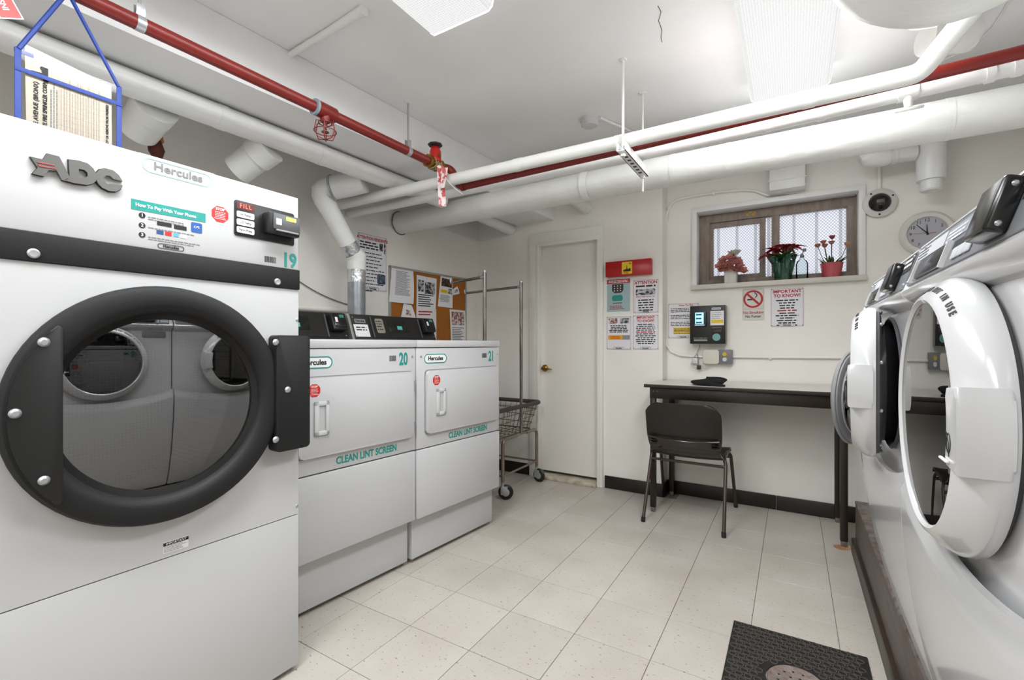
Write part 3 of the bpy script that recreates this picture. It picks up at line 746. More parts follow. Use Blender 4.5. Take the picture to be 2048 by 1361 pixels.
mk('neck', G().tube([d * .48, d * .56, d * .57, d * .64, d * .65, d * .8, d], [.044, .044, .05, .05, .044, .046, .046], 20), LAG, t, smooth=40)
p = onY(1862, 372, 3.5)
t = thing('drop_pipe', 'white capped drop pipe coming down beside the wall clock', 'pipe', (p.x, 3.5, p.z))
mk('run', G().tube([(0, 0, .03), (0, 0, .24), (-.0, 0, .26), (0, 0, CEIL - p.z)], [.065, .068, .082, .082], 24), PIPEW, t, smooth=40)
mk('cap', G().lathe([(0, -.03), (.044, -.03), (.05, -.022), (.05, .03), (0, .03)], 24), PIPEW, t)

# hairline crack in the plaster
cl = [o for o in C.objects if o.name == 'ceiling'][0]
mk('crack', G().tube([onZ(px, py, CEIL - .0005) for px, py in ((1316, 12), (1322, 24), (1317, 42), (1321, 52), (1324, 62), (1322, 74), (1324, 84))], .0013, 5), mat('crack_dark', '55504a', .9), cl)
# ------------------------------------------------------------------ the large dryer
TH19 = R(89)
D19 = Fr((-1.481 - .4 * math.cos(TH19), 1.002 - .4 * math.sin(TH19), 0), TH19)
d19 = thing('tumble_dryer', 'tallest white tumble dryer, number 19, with big round glass door in a black ring', 'dryer', D19.o, TH19)
DC = .975; RI, RO = .252, .322; HT = 1.65; DEP = .78
g = G(); g.box(-.4, -.385, .012, DEP, .02, HT); g.box(.385, .4, .012, DEP, .02, HT); g.box(-.4, .4, .012, DEP, HT - .015, HT); g.box(-.4, .4, DEP - .015, DEP, .02, HT); g.box(-.4, .4, .012, DEP, .02, .035)
mk('cabinet', g, WHITE2, d19, smooth=0)
mk('front_panel', G().plate_hole(-.4, .4, .546, 1.328, 0, DC, RI + .01, 0, .013), WHITE, d19)
mk('lower_panel', G().box(-.4, .4, 0, .013, .02, .543, .002), WHITE, d19)
mk('control_panel', G().box(-.4, .4, 0, .05, 1.396, HT, .004), WHITE, d19)
st = mk('stripe', G().box(-.4, .402, -.006, .02, 1.329, 1.397, .002), BLKM, d19)
for px, py in ((68, 507), (556, 564)):
    x, z = D19.L(px, py, -.01)
    mk('lock', G().lathe([(0, -.004), (.008, -.005), (.011, -.003), (.012, .003)], 18, 'y', (x, -.006, z)), STEEL, st)
dd = mk('door', G().lathe([(RI - .004, .02), (RI - .004, -.018), (RI + .006, -.034), (RI + .022, -.04), (RO - .02, -.04), (RO - .006, -.034), (RO, -.02), (RO, -.001)], 72, 'y', (0, 0, DC)), BLKM, d19, smooth=40)
mk('seal', G().lathe([(RI - .003, -.016), (RI - .02, -.010), (RI - .022, .012), (RI - .003, .02)], 64, 'y', (0, 0, DC)), BLACK2, dd)
mk('glass', G().lathe([(0, -.004), (RI - .018, -.004), (RI - .018, .004), (0, .004)], 64, 'y', (0, 0, DC)), DOORGLASS, dd, smooth=20)
xl, _ = D19.L(125, 800, -.04)
ph = [(xl, DC + .2), (xl - .006, DC + .207)] + [(-(RO - .012) * math.cos(a), DC + (RO - .012) * math.sin(a)) for a in [.73 - 1.46 * i / 20 for i in range(21)]] + [(xl - .006, DC - .207), (xl, DC - .2)]
mk('handle_plate', G().prism(ph, -.047, -.008, 'y', .003), BLACK, dd)
hp = rrect(.292, .412, .785, 1.168, .012); mk('hinge_plate', G().prism(hp, -.048, -.002, 'y', .002), BLKM, dd)
for px, py in ((88, 685), (30, 828), (88, 962), (552, 685), (576, 780), (552, 880)):
    x, z = D19.L(px, py, -.048)
    mk('bolt', G().lathe([(0, -.006), (.006, -.0055), (.010, -.002), (.011, 0)], 14, 'y', (x, -.0475, z)), STEEL, dd)
for py in (640, 895, 1012):
    x, z = D19.L(594, py, 0); mk('screw', G().lathe([(0, -.004), (.004, -.003), (.0055, 0)], 10, 'y', (x, 0, z)), STEEL, d19)
mk('drum', G().lathe([(RI + .02, .014), (.36, .03), (.36, .6), (.1, .62), (0, .62)], 56, 'y', (0, 0, DC)), PERF, d19, smooth=40)
g = G()
for k in range(3):
    a = .5 + k * 2 * pi / 3; M = Matrix.Translation((0, 0, DC)) @ Matrix.Rotation(a, 4, 'Y')
    gg = G().prism([(.36, -.04), (.28, -.012), (.28, .012), (.36, .04)], .06, .58, 'y'); gg.xf(M); mk('drum_lifter', gg, GREYP, d19)
# prints on the control panel
def P19(px, py): return D19.L(px, py, 0)
def t19(body, px, py, size, m, name='lettering', **k):
    x, z = P19(px, py); return lettering(body, x, z, -.0012, size, m, d19, name, **k)
def quad19(name, pts, m, t=.0008, y=0.0):
    return mk(name, G().prism([P19(*p) for p in pts], y - t, y - .0002, 'y'), m, d19, smooth=0)
lp = lambda L: [D19.L(40 + x / 5.12, 290 + y / 5.12, -.008) for x, y in L]
Ao = lp([(105, 120), (235, 152), (275, 88), (400, 120), (508, 335), (470, 372), (425, 360), (375, 265), (290, 262), (245, 325), (125, 295), (180, 235)])
Do = lp([(497, 150), (600, 162), (690, 190), (750, 245), (778, 300), (776, 372), (735, 402), (680, 412), (560, 395), (440, 362), (505, 336)])
Dh = lp([(600, 248), (655, 258), (688, 287), (692, 320), (665, 338), (597, 330)])
Co = lp([(775, 292), (815, 250), (880, 243), (950, 262), (1010, 310), (1048, 374), (955, 352), (920, 320), (880, 315), (853, 338), (860, 372), (890, 400), (950, 402), (1048, 415), (1030, 455), (980, 480), (910, 475), (840, 440), (795, 395), (775, 350)])
lg = G()
ems = [shape2d([Ao], .005), shape2d([Do, Dh], .005), shape2d([Co], .005)]
for k, (nm, me) in enumerate(zip('ADC', ems)):
    me.transform(Matrix.Translation((0, -.0055, 0))); mk('emblem_letter', me, LOGO, d19)
def grow(L, k):
    cx = sum(p[0] for p in L) / len(L); cz = sum(p[1] for p in L) / len(L)
    return [(cx + (p[0] - cx) * k, cz + (p[1] - cz) * k) for p in L]
for L, kk in ((Ao, 1.035), (Do, 1.045), (Co, 1.05)):
    me = shape2d([grow(L, kk)] + ([grow(Dh, .9)] if L is Do else []), .0025); me.transform(Matrix.Translation((0, -.003, 0))); mk('emblem_rim', me, BLACK, d19)
for s in (lp([(165, 172), (345, 205), (352, 218), (172, 184)]), lp([(178, 205), (360, 240), (368, 252), (190, 222)])):
    me = shape2d([s], .0008); me.transform(Matrix.Translation((0, -.0112, 0))); mk('emblem_stripe', me, mat('emblem_red', 'a85450', .4), d19)
# Hercules badge
a, b = P19(287, 333), P19(423, 362)
cx, cz = (P19(283, 333)[0] + P19(424, 362)[0]) / 2, P19(353, 345)[1]
bw = P19(424, 360)[0] - P19(283, 333)[0]
rect('badge_back', cx - bw / 2 - .006, cx + bw / 2 + .006, cz - .026, cz + .026, 0, mat('badge_clear', 'f2f2f2', .3), d19, .0006)
brand_oval(cx, cz, bw, .040, -.0006, d19, ink=GINK, ring=TEALL, tm=.78, xs=1.08)
# how to pay print
quad19('banner', [(262, 418), (411, 445.5), (411, 428), (262, 397)], TEAL)
t19('How To Pay With Your Phone', 334, 422, .0125, PAPER, bold=.028, xs=.92)
for i, (px, py) in enumerate(((284, 431), (284, 451), (284, 470))):
    x, z = P19(px, py)
    mk('number_dot', G().lathe([(0, -.001), (.0075, -.001), (.0075, 0)], 20, 'y', (x, 0, z)), INK, d19)
    lettering(str(i + 1), x, z, -.0016, .012, PAPER, d19, bold=.02)
for px0, px1, py, n, m_ in ((296, 372, 434, 2, GINK), (296, 390, 455, 1, GINK), (296, 400, 474, 2, GINK)):
    x0, z = P19(px0, py); x1, _ = P19(px1, py + 8); bars(x0, x1, z, n, .0058, .0024, -.0009, m_, d19, ragged=.15)
def box19(name, x0p, y0p, x1p, y1p, m, r=0.0, t=.0009):
    x0, z0 = P19(x0p, y0p); x1, z1 = P19(x1p, y1p); zz = (z0 + z1) / 2; xm = (x0p + x1p) / 2
    h = abs(P19(xm, y0p)[1] - P19(xm, y1p)[1]) / 2; zc = P19(xm, (y0p + y1p) / 2)[1]
    return rect(name, x0, x1, zc - h, zc + h, 0, m, d19, t, r)
box19('store_badge', 314, 445, 343, 453, INK, .001); box19('store_badge', 348, 452, 373, 460, INK, .001)
box19('card_logo', 313, 461, 327, 469, mat('card_navy', '27497f', .5)); box19('card_logo', 330, 464, 343, 472, REDL); box19('card_logo', 347, 467, 357, 474, mat('card_blue', '5aa7cf', .5)); box19('card_logo', 361, 470, 373, 477, mat('card_white', 'eef0f2', .5))
box19('app_badge', 382, 446, 404, 466, mat('app_blue', '24579f', .4), .004); t19('CPL', 393, 455, .010, PAPER, shear=.2)
x, z = P19(342, 495); brand_oval(x, z, .064, .014, 0, d19, ring=INK, tm=.8, xs=.95)
x, z = P19(440, 429)
mk('stop_label', G().prism([(x + .0255 * math.cos(pi / 8 + k * pi / 4), z + .0255 * math.sin(pi / 8 + k * pi / 4)) for k in range(8)], -.001, 0, 'y'), REDL, d19, smooth=0)
lettering('STOP', x, z + .0145, -.0015, .0105, PAPER, d19, bold=.04); bars(x - .017, x + .017, z + .006, 5, .005, .0016, -.0012, PAPER, d19, center=True)
# controls
x0, _ = P19(468, 440); x1, _ = P19(587, 470); zt = P19(468, 399)[1]; zb = P19(468, 470)[1]
cp = mk('control_plate', G().prism(rrect(x0, x1, zb, zt, .006), -.004, 0, 'y', .001), BLACK, d19)
xa, xb = x0 + .006, x0 + .06
zz = zt - .016
rect('display', xa, xb + .002, zz - .010, zz + .009, -.004, LEDBK, cp, .0006)
lettering('FILL', (xa + xb) / 2, zz, -.0052, .019, LEDR, cp, xs=.9, space=1.3)
for k, s in enumerate(('HI Temp', 'LO Temp', 'Perm Press')):
    z = zt - .043 - k * .024
    rect('button', xa, xb, z - .0095, z + .0095, -.004, PAPER, cp, .0015, .004); lettering(s, (xa + xb) / 2, z, -.0058, .0105, INK, cp, xs=.85)
def reader(parent, x0, x1, z0, z1, y, d, base=None, small=False):
    """card reader box with its little display"""
    def put(n, g, m, p, **k):
        if base: g.xf(base)
        return mk(n, g, m, p, **k)
    r = put('card_reader', G().box(x0, x1, y - d, y, z0, z1, .005), BLACK, parent)
    cx = (x0 + x1) / 2; w = x1 - x0; h = z1 - z0
    put('reader_face', G().box(x0 + w * .12, x1 - .002, y - d - .004, y - d + .001, z0 + h * .2, z1 - .003, .002), DGREY if not small else BLACK2, r)
    put('reader_display', G().box(cx + w * .02, x1 - w * .16, y - d - .0046, y - d - .003, z1 - h * .30, z1 - h * .12), LEDG if not small else mat('reader_teal', '2d6b5e', .4, emit=.2), r, smooth=0)
    put('reader_sticker', G().box(x0 + w * .2, x0 + w * .37, y - d - .0046, y - d - .003, z0 + h * .42, z1 - h * .28), PAPER, r, smooth=0)
    put('reader_slot', G().box(x0 + w * .2, x1 - w * .08, y - d - .007, y - d, z0 + h * .12, z0 + h * .2, .001), GREYP if not small else BLACK, r)
    return r
xr0 = x0 + (x1 - x0) * .44
reader(d19, xr0, x1 - .003, zb + .022, zt - .02, -.004, .038)
x, z = P19(577, 521); lettering('19', x + .003, z - .002, -.0012, .066, TEAL, d19, bold=.028, xs=.82)
def barcode(parent, x0, x1, z0, z1, y, n=14, m=INK):
    g = G(); x = x0
    while x < x1:
        w = RND.uniform(.4, 1.4) * (x1 - x0) / n / 2; g.quad((x, y, z0), (x + w, y, z0), (x + w, y, z1), (x, y, z1)); x += w + RND.uniform(.4, 1.2) * (x1 - x0) / n / 2
    return mk('barcode', g, m, parent, smooth=0)
x, z = P19(541, 521); barcode(d19, x - .02, x + .02, z - .008, z + .012, -.0008)
x, z = P19(352, 1090); rect('warning_label', x - .031, x + .031, z - .016, z + .016, 0, PAPER, d19); rect('warning_band', x - .031, x + .031, z + .005, z + .014, -.0009, INK, d19); lettering('IMPORTANT', x, z + .0095, -.0022, .009, PAPER, d19); bars(x - .029, x + .029, z + .001, 5, .0034, .0014, -.0011, GINK, d19)

# ------------------------------------------------------------------ the two small dryers on risers
THS = R(85)
def small_dryer(num, right_corner, label, door_px):
    o = Vector((right_corner[0], right_corner[1], 0)) - .342 * Vector((math.cos(THS), math.sin(THS), 0))
    F = Fr(o, THS)
    t = thing('clothes_dryer', label, 'dryer', o, THS, 'white dryers on risers')
    zb, zt, zl = .243, 1.159, .598
    mk('cabinet', G().box(-.34, .34, .022, .70, zb, zt - .04), WHITE2, t, smooth=0)
    mk('top', G().box(-.342, .342, -.006, .705, zt - .038, zt, .006), WHITE, t)
    mk('upper_front', G().box(-.341, .341, 0, .022, zl + .002, zt - .041, .004), WHITE, t)
    mk('lower_front', G().box(-.341, .341, -.004, .022, zb, zl - .003, .008), WHITE, t)
    mk('riser', G().box(-.332, .332, .05, .69, .022, zb + .001, .003), WHITE2, t)
    for sx in (-.3, .3):
        for yy in (.09, .64): mk('foot', G().lathe([(0, 0), (.018, 0), (.018, .008), (.007, .012), (.007, .024), (0, .024)], 12, 'z', (sx, yy, 0)), mat('foot_grey', 'a59b8c', .6), t)
    # door
    dx0, dx1, dz0, dz1 = -.285, .315, .672, 1.0
    mk('door_gap', G().prism(rrect(dx0 - .005, dx1 + .005, dz0 - .005, dz1 + .005, .022), -.0012, 0, 'y'), GREYP, t, smooth=0)
    dr_ = mk('door', G().prism(rrect(dx0, dx1, dz0, dz1, .02), -.017, -.001, 'y', .004), WHITE, t)
    hx = dx0 + .095; hz = (dz0 + dz1) / 2 - .005
    g = G()
    for b_ in ((hx - .032, hx - .012, hz - .07, hz + .07), (hx + .018, hx + .034, hz - .07, hz + .07), (hx - .032, hx + .034, hz + .052, hz + .07), (hx - .032, hx + .034, hz - .07, hz - .052)):
        g.box(b_[0], b_[1], -.026, -.017, b_[2], b_[3], .003)
    mk('handle', g, PLAST, dr_)
    mk('handle_recess', G().box(hx - .012, hx + .018, -.019, -.017, hz - .053, hz + .053), mat('recess_grey', 'bdbdbd', .5), dr_, smooth=0)
    for z in (dz0 + .045, dz1 - .075): mk('hinge', G().cyl((dx1 + .006, -.010, z - .028), (dx1 + .006, -.010, z + .028), .006, seg=10), STEEL, dr_)
    sx, sz = dx0 + .065, dz1 - .052
    mk('stop_label', G().prism([(sx + .028 * math.cos(pi / 8 + k * pi / 4), sz + .028 * math.sin(pi / 8 + k * pi / 4)) for k in range(8)], -.018, -.0172, 'y'), REDL, dr_, smooth=0)
    lettering('STOP', sx, sz + .016, -.0184, .011, PAPER, dr_, bold=.04); bars(sx - .018, sx + .018, sz + .006, 5, .0056, .0016, -.0182, PAPER, dr_, center=True)
    lettering('CLEAN LINT SCREEN', .055, .634, -.0008, .044, TEAL, t, bold=.03, xs=.80)
    brand_oval(-.21, 1.062, .165, .05, 0, t, xs=.98, back=mat('badge_white', 'efefef', .3))
    lettering(num, .262, 1.062, -.0008, .085, TEAL, t, bold=.03, xs=.64)
    barcode(t, .175, .215, 1.056, 1.083, -.0008)
    for sx in (-.315, .318): mk('screw', G().lathe([(0, -.004), (.005, -.003), (.0065, 0)], 10, 'y', (sx, 0, 1.075)), STEEL, t)
    # console at the back
    y0, y1, zc = .535, .60, 1.315
    con = mk('console', G().prism([(y0, zt - .001), (y1, zc), (y1 + .02, zc + .003), (.70, zc), (.70, zt - .001)], -.325, .325, 'x', .003), BLACK, t)
    ang = math.atan2(y1 - y0, zc - zt)
    base = Matrix.Translation((0, y0, zt)) @ Matrix.Rotation(-ang, 4, 'X')      # x, -y outward, z up the slope
    H = math.hypot(y1 - y0, zc - zt)
    mk('console_end_trim', G().box(-.342, -.326, y0 - .004, .7, zt, zc + .006, .002).xf(Matrix.Identity(4)) if False else G().prism([(y0 - .003, zt), (y1 - .003, zc + .003), (.70, zc + .003), (.70, zt)], -.342, -.326, 'x', .002), ALU, t)
    rect('console_plate', -.20, .20, .02, H - .016, -.0005, mat('console_black', '1d1c1b', .3), con, .0012, .003, base)
    mk('display', G().box(-.06, .10, -.004, -.001, .06, H - .03, .001).xf(base), BLACK2, con)
    rect('display_mark', .005, .045, .075, .1, -.0045, mat('teal_mark', '4a9a90', .4, emit=.15), con, .0005, 0, base)
    rect('name_badge', -.30, -.225, H - .055, H - .03, -.0005, GREYP, con, .001, .004, base); lettering('Hercules', -.2625, H - .0425, -.0018, .018, INK, con, base=base, bold=.03, xs=.95)
    rect('notice', -.315, -.215, .025, H - .065, -.0005, PAPER, con, .001, 0, base); bars(-.305, -.225, H - .085, 2, .016, .008, -.0018, INK, con, base=base, center=True)
    rect('program_label', -.155, -.095, .05, H - .022, -.0018, mat('program_cream', '8d887a', .4), con, .0006, .012, base); bars(-.15, -.10, H - .04, 4, .018, .006, -.0026, INK, con, base=base)
    for sx in (-.19, .196): mk('panel_divider', G().box(sx, sx + .007, -.006, -.001, .02, H - .012).xf(base), DGREY, con)
    reader(con, .215, .305, .052, H - .018, -.001, .04, base, True)
    for sx in (-.31, .31):
        for z in (.03, H - .02): mk('console_screw', G().lathe([(0, -.003), (.003, -.0025), (.004, 0)], 8, 'y', (sx, -.001, z)).xf(base), STEEL, con)
    return t
small_dryer('20', (-1.643, 1.766), 'white clothes dryer numbered 20, half hidden by the tall dryer', None)
small_dryer('21', (-1.577, 2.449), 'white clothes dryer numbered 21, next to the wire laundry cart', None)

# ------------------------------------------------------------------ washers
def washer(loc, label, ang, kind='white', dz=0.0, marks=False):
    t = thing('washing_machine', label, 'washing machine', loc, R(-90), 'front loading washers on the plinth')
    W = .323; zc = .757 + dz; RH = .165; H = 1.055
    g = G(); g.box(-W, -W + .01, .075, .72, .01, H - .03); g.box(W - .01, W, .075, .72, .01, H - .03); g.box(-W, W, .71, .72, .01, H - .03); g.box(-W, W, .075, .72, .01, .02)
    mk('cabinet', g, WHITE2, t, smooth=0)
    mk('front_panel', G().plate_hole(-W, W, .5 + dz, .938, 0, zc, RH, 0, .08), PLAST, t)
    def sm(x): return .54 + dz + x * x * .5
    def low(u, v):            # lower front, bulging under a smile-shaped seam and tucking in towards the plinth
        x = -W + 2 * W * u; zt = sm(x); z = .012 + (zt - .012) * v
        y = .075 - .108 * math.sin(v * pi * .5) ** .75
        if v > .97: y += .008
        return (x, y, z)
    mk('lower_panel', G().grid(low, 24, 34, .012), PLAST, t, smooth=40)
    prof = [(.016, .934), (.0, .936), (-.016, .948), (-.028, .958), (-.031, .968), (-.024, .974), (.002, 1.054), (.016, 1.064), (.05, 1.067), (.72, 1.04), (.72, .934)]
    mk('console', G().prism(prof, -W, W, 'x', .003), PLAST, t)
    a0, a1 = Vector((-.024, .974)), Vector((.002, 1.054))
    Hs = (a1 - a0).length; an = math.atan2(a1.x - a0.x, a1.y - a0.y)
    base = Matrix.Translation((0, a0.x, a0.y)) @ Matrix.Rotation(-an, 4, 'X')
    cp_ = mk('control_plate', G().prism(rrect(-.305, .315, .003, Hs - .003, .004), -.003, 0, 'y').xf(base), PANELG, t)
    mk('edge_trim', G().box(-.31, .32, -.004, .0, Hs - .003, Hs + .001).xf(base), PLAST, cp_)
    rect('label_strip', -.295, -.10, Hs * .60, Hs - .008, -.003, PANELL, cp_, .0008, 0, base); bars(-.29, -.2, Hs - .014, 3, .007, .003, -.0042, DGREY, cp_, base=base)
    rect('label', -.298, -.262, .010, Hs * .5, -.003, PANELL, cp_, .0008, 0, base); bars(-.295, -.266, Hs * .43, 3, .007, .0026, -.0042, INK, cp_, base=base)
    rect('label', -.09, .03, Hs * .6, Hs - .010, -.003, mat('console_blue_label', '9aa0ad', .35), cp_, .0008, 0, base); bars(-.085, .025, Hs - .018, 3, .007, .0034, -.0042, PAPER, cp_, base=base)
    mk('display_window', G().prism(rrect(-.235, -.05, .008, Hs * .52, .010), -.007, -.003, 'y', .002).xf(base), BLACK2, cp_)
    for sx in (-.252, -.04): mk('display_post', G().box(sx, sx + .006, -.010, -.003, .004, Hs * .55).xf(base), PLAST, cp_)
    for k in range(3): mk('program_key', G().box(.0 + .03 * k, .026 + .03 * k, -.006, -.003, .010, .028, .002).xf(base), PANELL, cp_)
    rect('key_strip', -.02, .09, .03, .042, -.003, INK, cp_, .0008, 0, base)
    rect('instruction_strip', .22, .312, Hs * .5, Hs - .006, -.003, INK, cp_, .0008, 0, base); bars(.225, .308, Hs - .014, 2, .012, .006, -.0042, PAPER, cp_, base=base)
    if kind == 'white':
        rd = mk('card_reader', G().box(.14, .215, -.024, -.002, .006, Hs - .014, .005, 3).xf(base), BLACK2, cp_)
        for z in (.016, Hs - .024): mk('reader_screw', G().lathe([(0, .003), (.002, .0025), (.0035, 0)], 10, 'x', (.215, -.013, z)).xf(base), STEEL, rd)
    for sx in (-.302, -.245, .308):
        for z in (.010, Hs - .012): mk('console_screw', G().lathe([(0, -.004), (.0025, -.003), (.004, 0)], 8, 'y', (sx, -.003, z)).xf(base), STEEL, cp_)
    mk('drawer_pull', G().box(-.295, -.18, -.003, .004, .895, .931, .006), GREYP, t)
    mk('gasket', G().lathe([(RH + .004, .0), (RH + .010, -.004), (RH + .004, -.008), (RH - .006, -.004), (RH - .02, .02), (RH - .02, .085)], 48, 'y', (0, 0, zc)), DGREY, t, smooth=50)
    mk('drum', G().lathe([(RH - .02, .085), (.25, .09), (.25, .5), (0, .52)], 40, 'y', (0, 0, zc)), PERF, t, smooth=40)
    k = .88 if kind == 'grey' else .97; ky = .45 if kind == 'grey' else 1.0
    HX = -.208 * k
    dm = PLAST if kind == 'white' else GREYP
    rg = lambda L: [(r * k, y * ky if y < 0 else y) for r, y in L]
    d = mk('door', G().lathe(rg([(.172, -.012), (.170, -.052), (.175, -.056), (.181, -.054), (.200, -.034), (.2065, -.024), (.208, -.014), (.205, -.005), (.19, -.004), (.172, -.012)]), 72, 'y', (-HX, 0, 0)), dm, t, (HX, -.003, zc), -ang, 40)
    mk('glass', G().lathe(rg([(0, -.0525), (.12, -.052), (.172, -.051), (.172, -.047), (.12, -.048), (0, -.0485)]), 56, 'y', (-HX, 0, 0)), DOORGLASS, d, smooth=30)
    mk('inner_ring', G().lathe(rg([(.197, -.004), (.195, .002), (.180, .006), (.165, .006), (.163, -.03), (.171, -.036)]), 64, 'y', (-HX, 0, 0)), DGREY if kind == 'white' else GREYP, d, smooth=40)
    if ang > 0:
        mk('bowl', G().lathe(rg([(.163, .002), (.156, .022), (.13, .045), (.085, .056), (0, .06)]), 48, 'y', (-HX, 0, 0)), DOORGLASS if kind == 'grey' else mat('dark_bowl_glass', '1c1c1e', .08), d, smooth=50)
        if kind == 'grey': mk('glass_rim', G().lathe(rg([(.164, .006), (.158, .012), (.138, .005), (.136, -.02)]), 48, 'y', (-HX, 0, 0)), mat('light_grey_ring', 'a9a9ab', .3), d, smooth=50)
        for i in range(10):
            a = 2 * pi * (i + .5) / 10
            if kind == 'white': mk('ring_screw', G().ball((-HX + .186 * math.cos(a), .005, .186 * math.sin(a)), (.005, .004, .005), 8, 6), STEEL, d)
    # handle block on the near side with its dark finger recess
    if kind == 'white':
        hp_ = [(-HX + r * k * math.cos(a), r * k * math.sin(a)) for r, aa in ((.2095, (-.26, .26)), (.166, (.31, -.31))) for a in [aa[0] + (aa[1] - aa[0]) * i / 8 for i in range(9)]]
        hd = mk('handle', G().prism(hp_, -.060 * ky, -.010 * ky, 'y', .005 * ky), dm, d)
        mk('handle_recess', G().box(-HX + .142 * k, -HX + .167 * k, -.0535 * ky, -.047 * ky, -.062, .062, .001), BLACK2, d)
    if kind == 'white':
        s = 'LEAVE DOOR OPEN WHEN NOT IN USE'; a0_ = R(148); st_ = R(3.25)
        for i, ch in enumerate(s):
            if ch == ' ': continue
            a = a0_ - st_ * i
            sl = math.atan2(.020, .019)
            M = Matrix.Translation((-HX, -.0452, 0)) @ Matrix.Rotation(-(a - pi / 2), 4, 'Y') @ Matrix.Translation((0, 0, .1905 * k)) @ Matrix.Rotation(-sl, 4, 'X')
            lettering(ch, 0, 0, 0, .0118, INK, d, base=M, bold=.04)
    if marks:
        g = G(); cx_, cz_ = -HX + .172, -.018
        g.tube([(cx_ + .008 * math.cos(a), -.0604, cz_ + .012 * math.sin(a)) for a in [2 * pi * i / 16 for i in range(16)]], .0007, 5, closed=True)
        g.tube([(cx_ - .008, -.0604, cz_ + .012), (cx_, -.0604, cz_), (cx_ + .002, -.0604, cz_ - .016)], .0007, 5)
        mk('scribble', g, INK, hd)
        mk('tape_flag', G().box(cx_ - .028, cx_ + .004, -.064, -.0603, cz_ - .024, cz_ - .021, .001), PAPER, hd)
    return t
PT = .28
washer((.225, .93, PT), 'nearest white front loading washer with closed round door', 0.0, marks=True)
washer((.225, 1.583, PT), 'middle white front loading washer with its door slightly ajar', R(7))
washer((.285, 2.24, PT), 'far washer beside the table with grey round door standing open', R(24), 'grey', -.108)
# ------------------------------------------------------------------ signs and fittings on the walls
def sign(F, px0, px1, ytl, ybl, label, name='wall_sign', cat='sign', m=SIGNW, border=RINK, corners=True, t=.004, yo=-.004, r=0.0):
    """flat board on wall frame F from its left-edge pixels; children are put on its own face"""
    x0, zt = F.L(px0, ytl, yo); _, zb = F.L(px0, ybl, yo); x1, _ = F.L(px1, ytl, yo)
    cx, cz = (x0 + x1) / 2, (zt + zb) / 2; w2, h2 = (x1 - x0) / 2, (zt - zb) / 2
    p = F.W(cx, -.0005, cz)
    g = G().prism(rrect(-w2, w2, -h2, h2, r) if r else [(-w2, -h2), (w2, -h2), (w2, h2), (-w2, h2)], -t, 0, 'y')
    o = mk(name, g, m, None, p, F.th, 0); tag(o, label, cat)
    if border:
        frame_lines(-w2 + .004, w2 - .004, -h2 + .004, h2 - .004, .0018, -t - .0004, border, o)
    if corners:
        for sx in (-1, 1):
            for sz in (-1, 1):
                mk('screw', G().lathe([(0, -.003), (.003, -.002), (.0035, 0)], 8, 'y', (sx * (w2 - .007), -t, sz * (h2 - .007))), DGREY, o)
    return o, w2, h2, -t - .0006
def foot_brand(o, w, h, y, k=1.0):
    rect('brand_patch', -.045 * k, .045 * k, -h + .001, -h + .018 * k, y + .0002, SIGNW, o, .0003)
    brand_oval(0, -h + .0095 * k, .082 * k, .0165 * k, y - .0002, o, ring=INK, tm=.82, xs=.98)
# red light box
x0, zt = DFR.L(1211, 525, -.05); x1, _ = DFR.L(1302, 513, -.05); _, zb = DFR.L(1211, 555, -.05)
rb = thing('red_light_box', 'bright red wall box with a yellow square sticker above the four notices', 'wall box', ((x0 + x1) / 2, YD, zb))
bw, bh = (x1 - x0) / 2, zt - zb
mk('housing', G().box(-bw, bw, -.052, 0, 0, bh, .003), REDBOX, rb)
sx = -.005
rect('sticker', sx - .04, sx + .04, .012, bh - .012, -.052, YEL, rb, .0008, .006)
lettering('78', sx + .022, bh - .028, -.0535, .02, INK, rb)
sk = [(-.03, 0), (-.03, .012), (-.02, .018), (-.012, .02), (-.004, .022), (-.003, .035), (-.0015, .052), (0, .06), (.0015, .052), (.003, .035), (.004, .02), (.014, .022), (.022, .028), (.03, .024), (.03, 0)]
me = shape2d([[(sx + a * .95, .032 + b * .85) for a, b in sk]], .0003); me.transform(Matrix.Translation((0, -.0534, 0))); mk('skyline_print', me, INK, rb)
bars(sx - .025, sx + .02, .024, 2, .008, .004, -.0533, RINK, rb)
# four notices in two rows
o, w, h, y = sign(DFR, 1214, 1260, 560, 624, 'pale blue poster with dark keypad picture, directly under the red box', m=BLUEG, border=None, corners=False)
rect('banner', -w, w, h - .035, h - .004, y, RINK, o, .0005); bars(-w + .01, w - .01, h - .014, 2, .011, .006, y - .001, PAPER, o, center=True)
mk('keypad_picture', G().prism([(-.05, h - .04), (.04, h - .04), (.04, h - .09), (.02, h - .11), (-.03, h - .11), (-.05, h - .09)], y - .0006, y, 'y'), BRNP, o, smooth=0)
g = G()
for i in range(3):
    for j in range(3): g.lathe([(0, -.0004), (.005, -.0004), (.005, 0)], 8, 'y', (-.03 + i * .024, y - .0006, h - .055 - j * .018))
s_ = mk('keypad_dots', g, PAPER, o); s_['kind'] = 'stuff'
mk('teal_blob_print', G().prism(rrect(-.05, .035, -.045, .0, .016), y - .0006, y, 'y'), TEAL, o, smooth=0)
rect('dark_rule', -.045, .03, -.064, -.058, y, BRNP, o, .0005); bars(-.07, .06, -.085, 3, .011, .005, y - .0008, RINK, o)
o, w, h, y = sign(DFR, 1266.5, 1317.5, 561, 627, 'ATTENTION notice with a picture of a card reader, right of the pale blue poster')
lettering('ATTENTION', 0, h - .024, y, .032, RINK, o, bold=.03, xs=.95)
bars(-w + .02, w - .02, h - .05, 1, .01, .012, y, INK, o, ragged=0.02)
mk('reader_picture', G().prism(rrect(-w + .02, w - .025, h - .118, h - .072, .01), y - .0005, y, 'y'), PIC2, o, smooth=0); rect('reader_picture_light', -w + .035, -.01, h - .1, h - .085, y - .0006, PANELL, o, .0004)
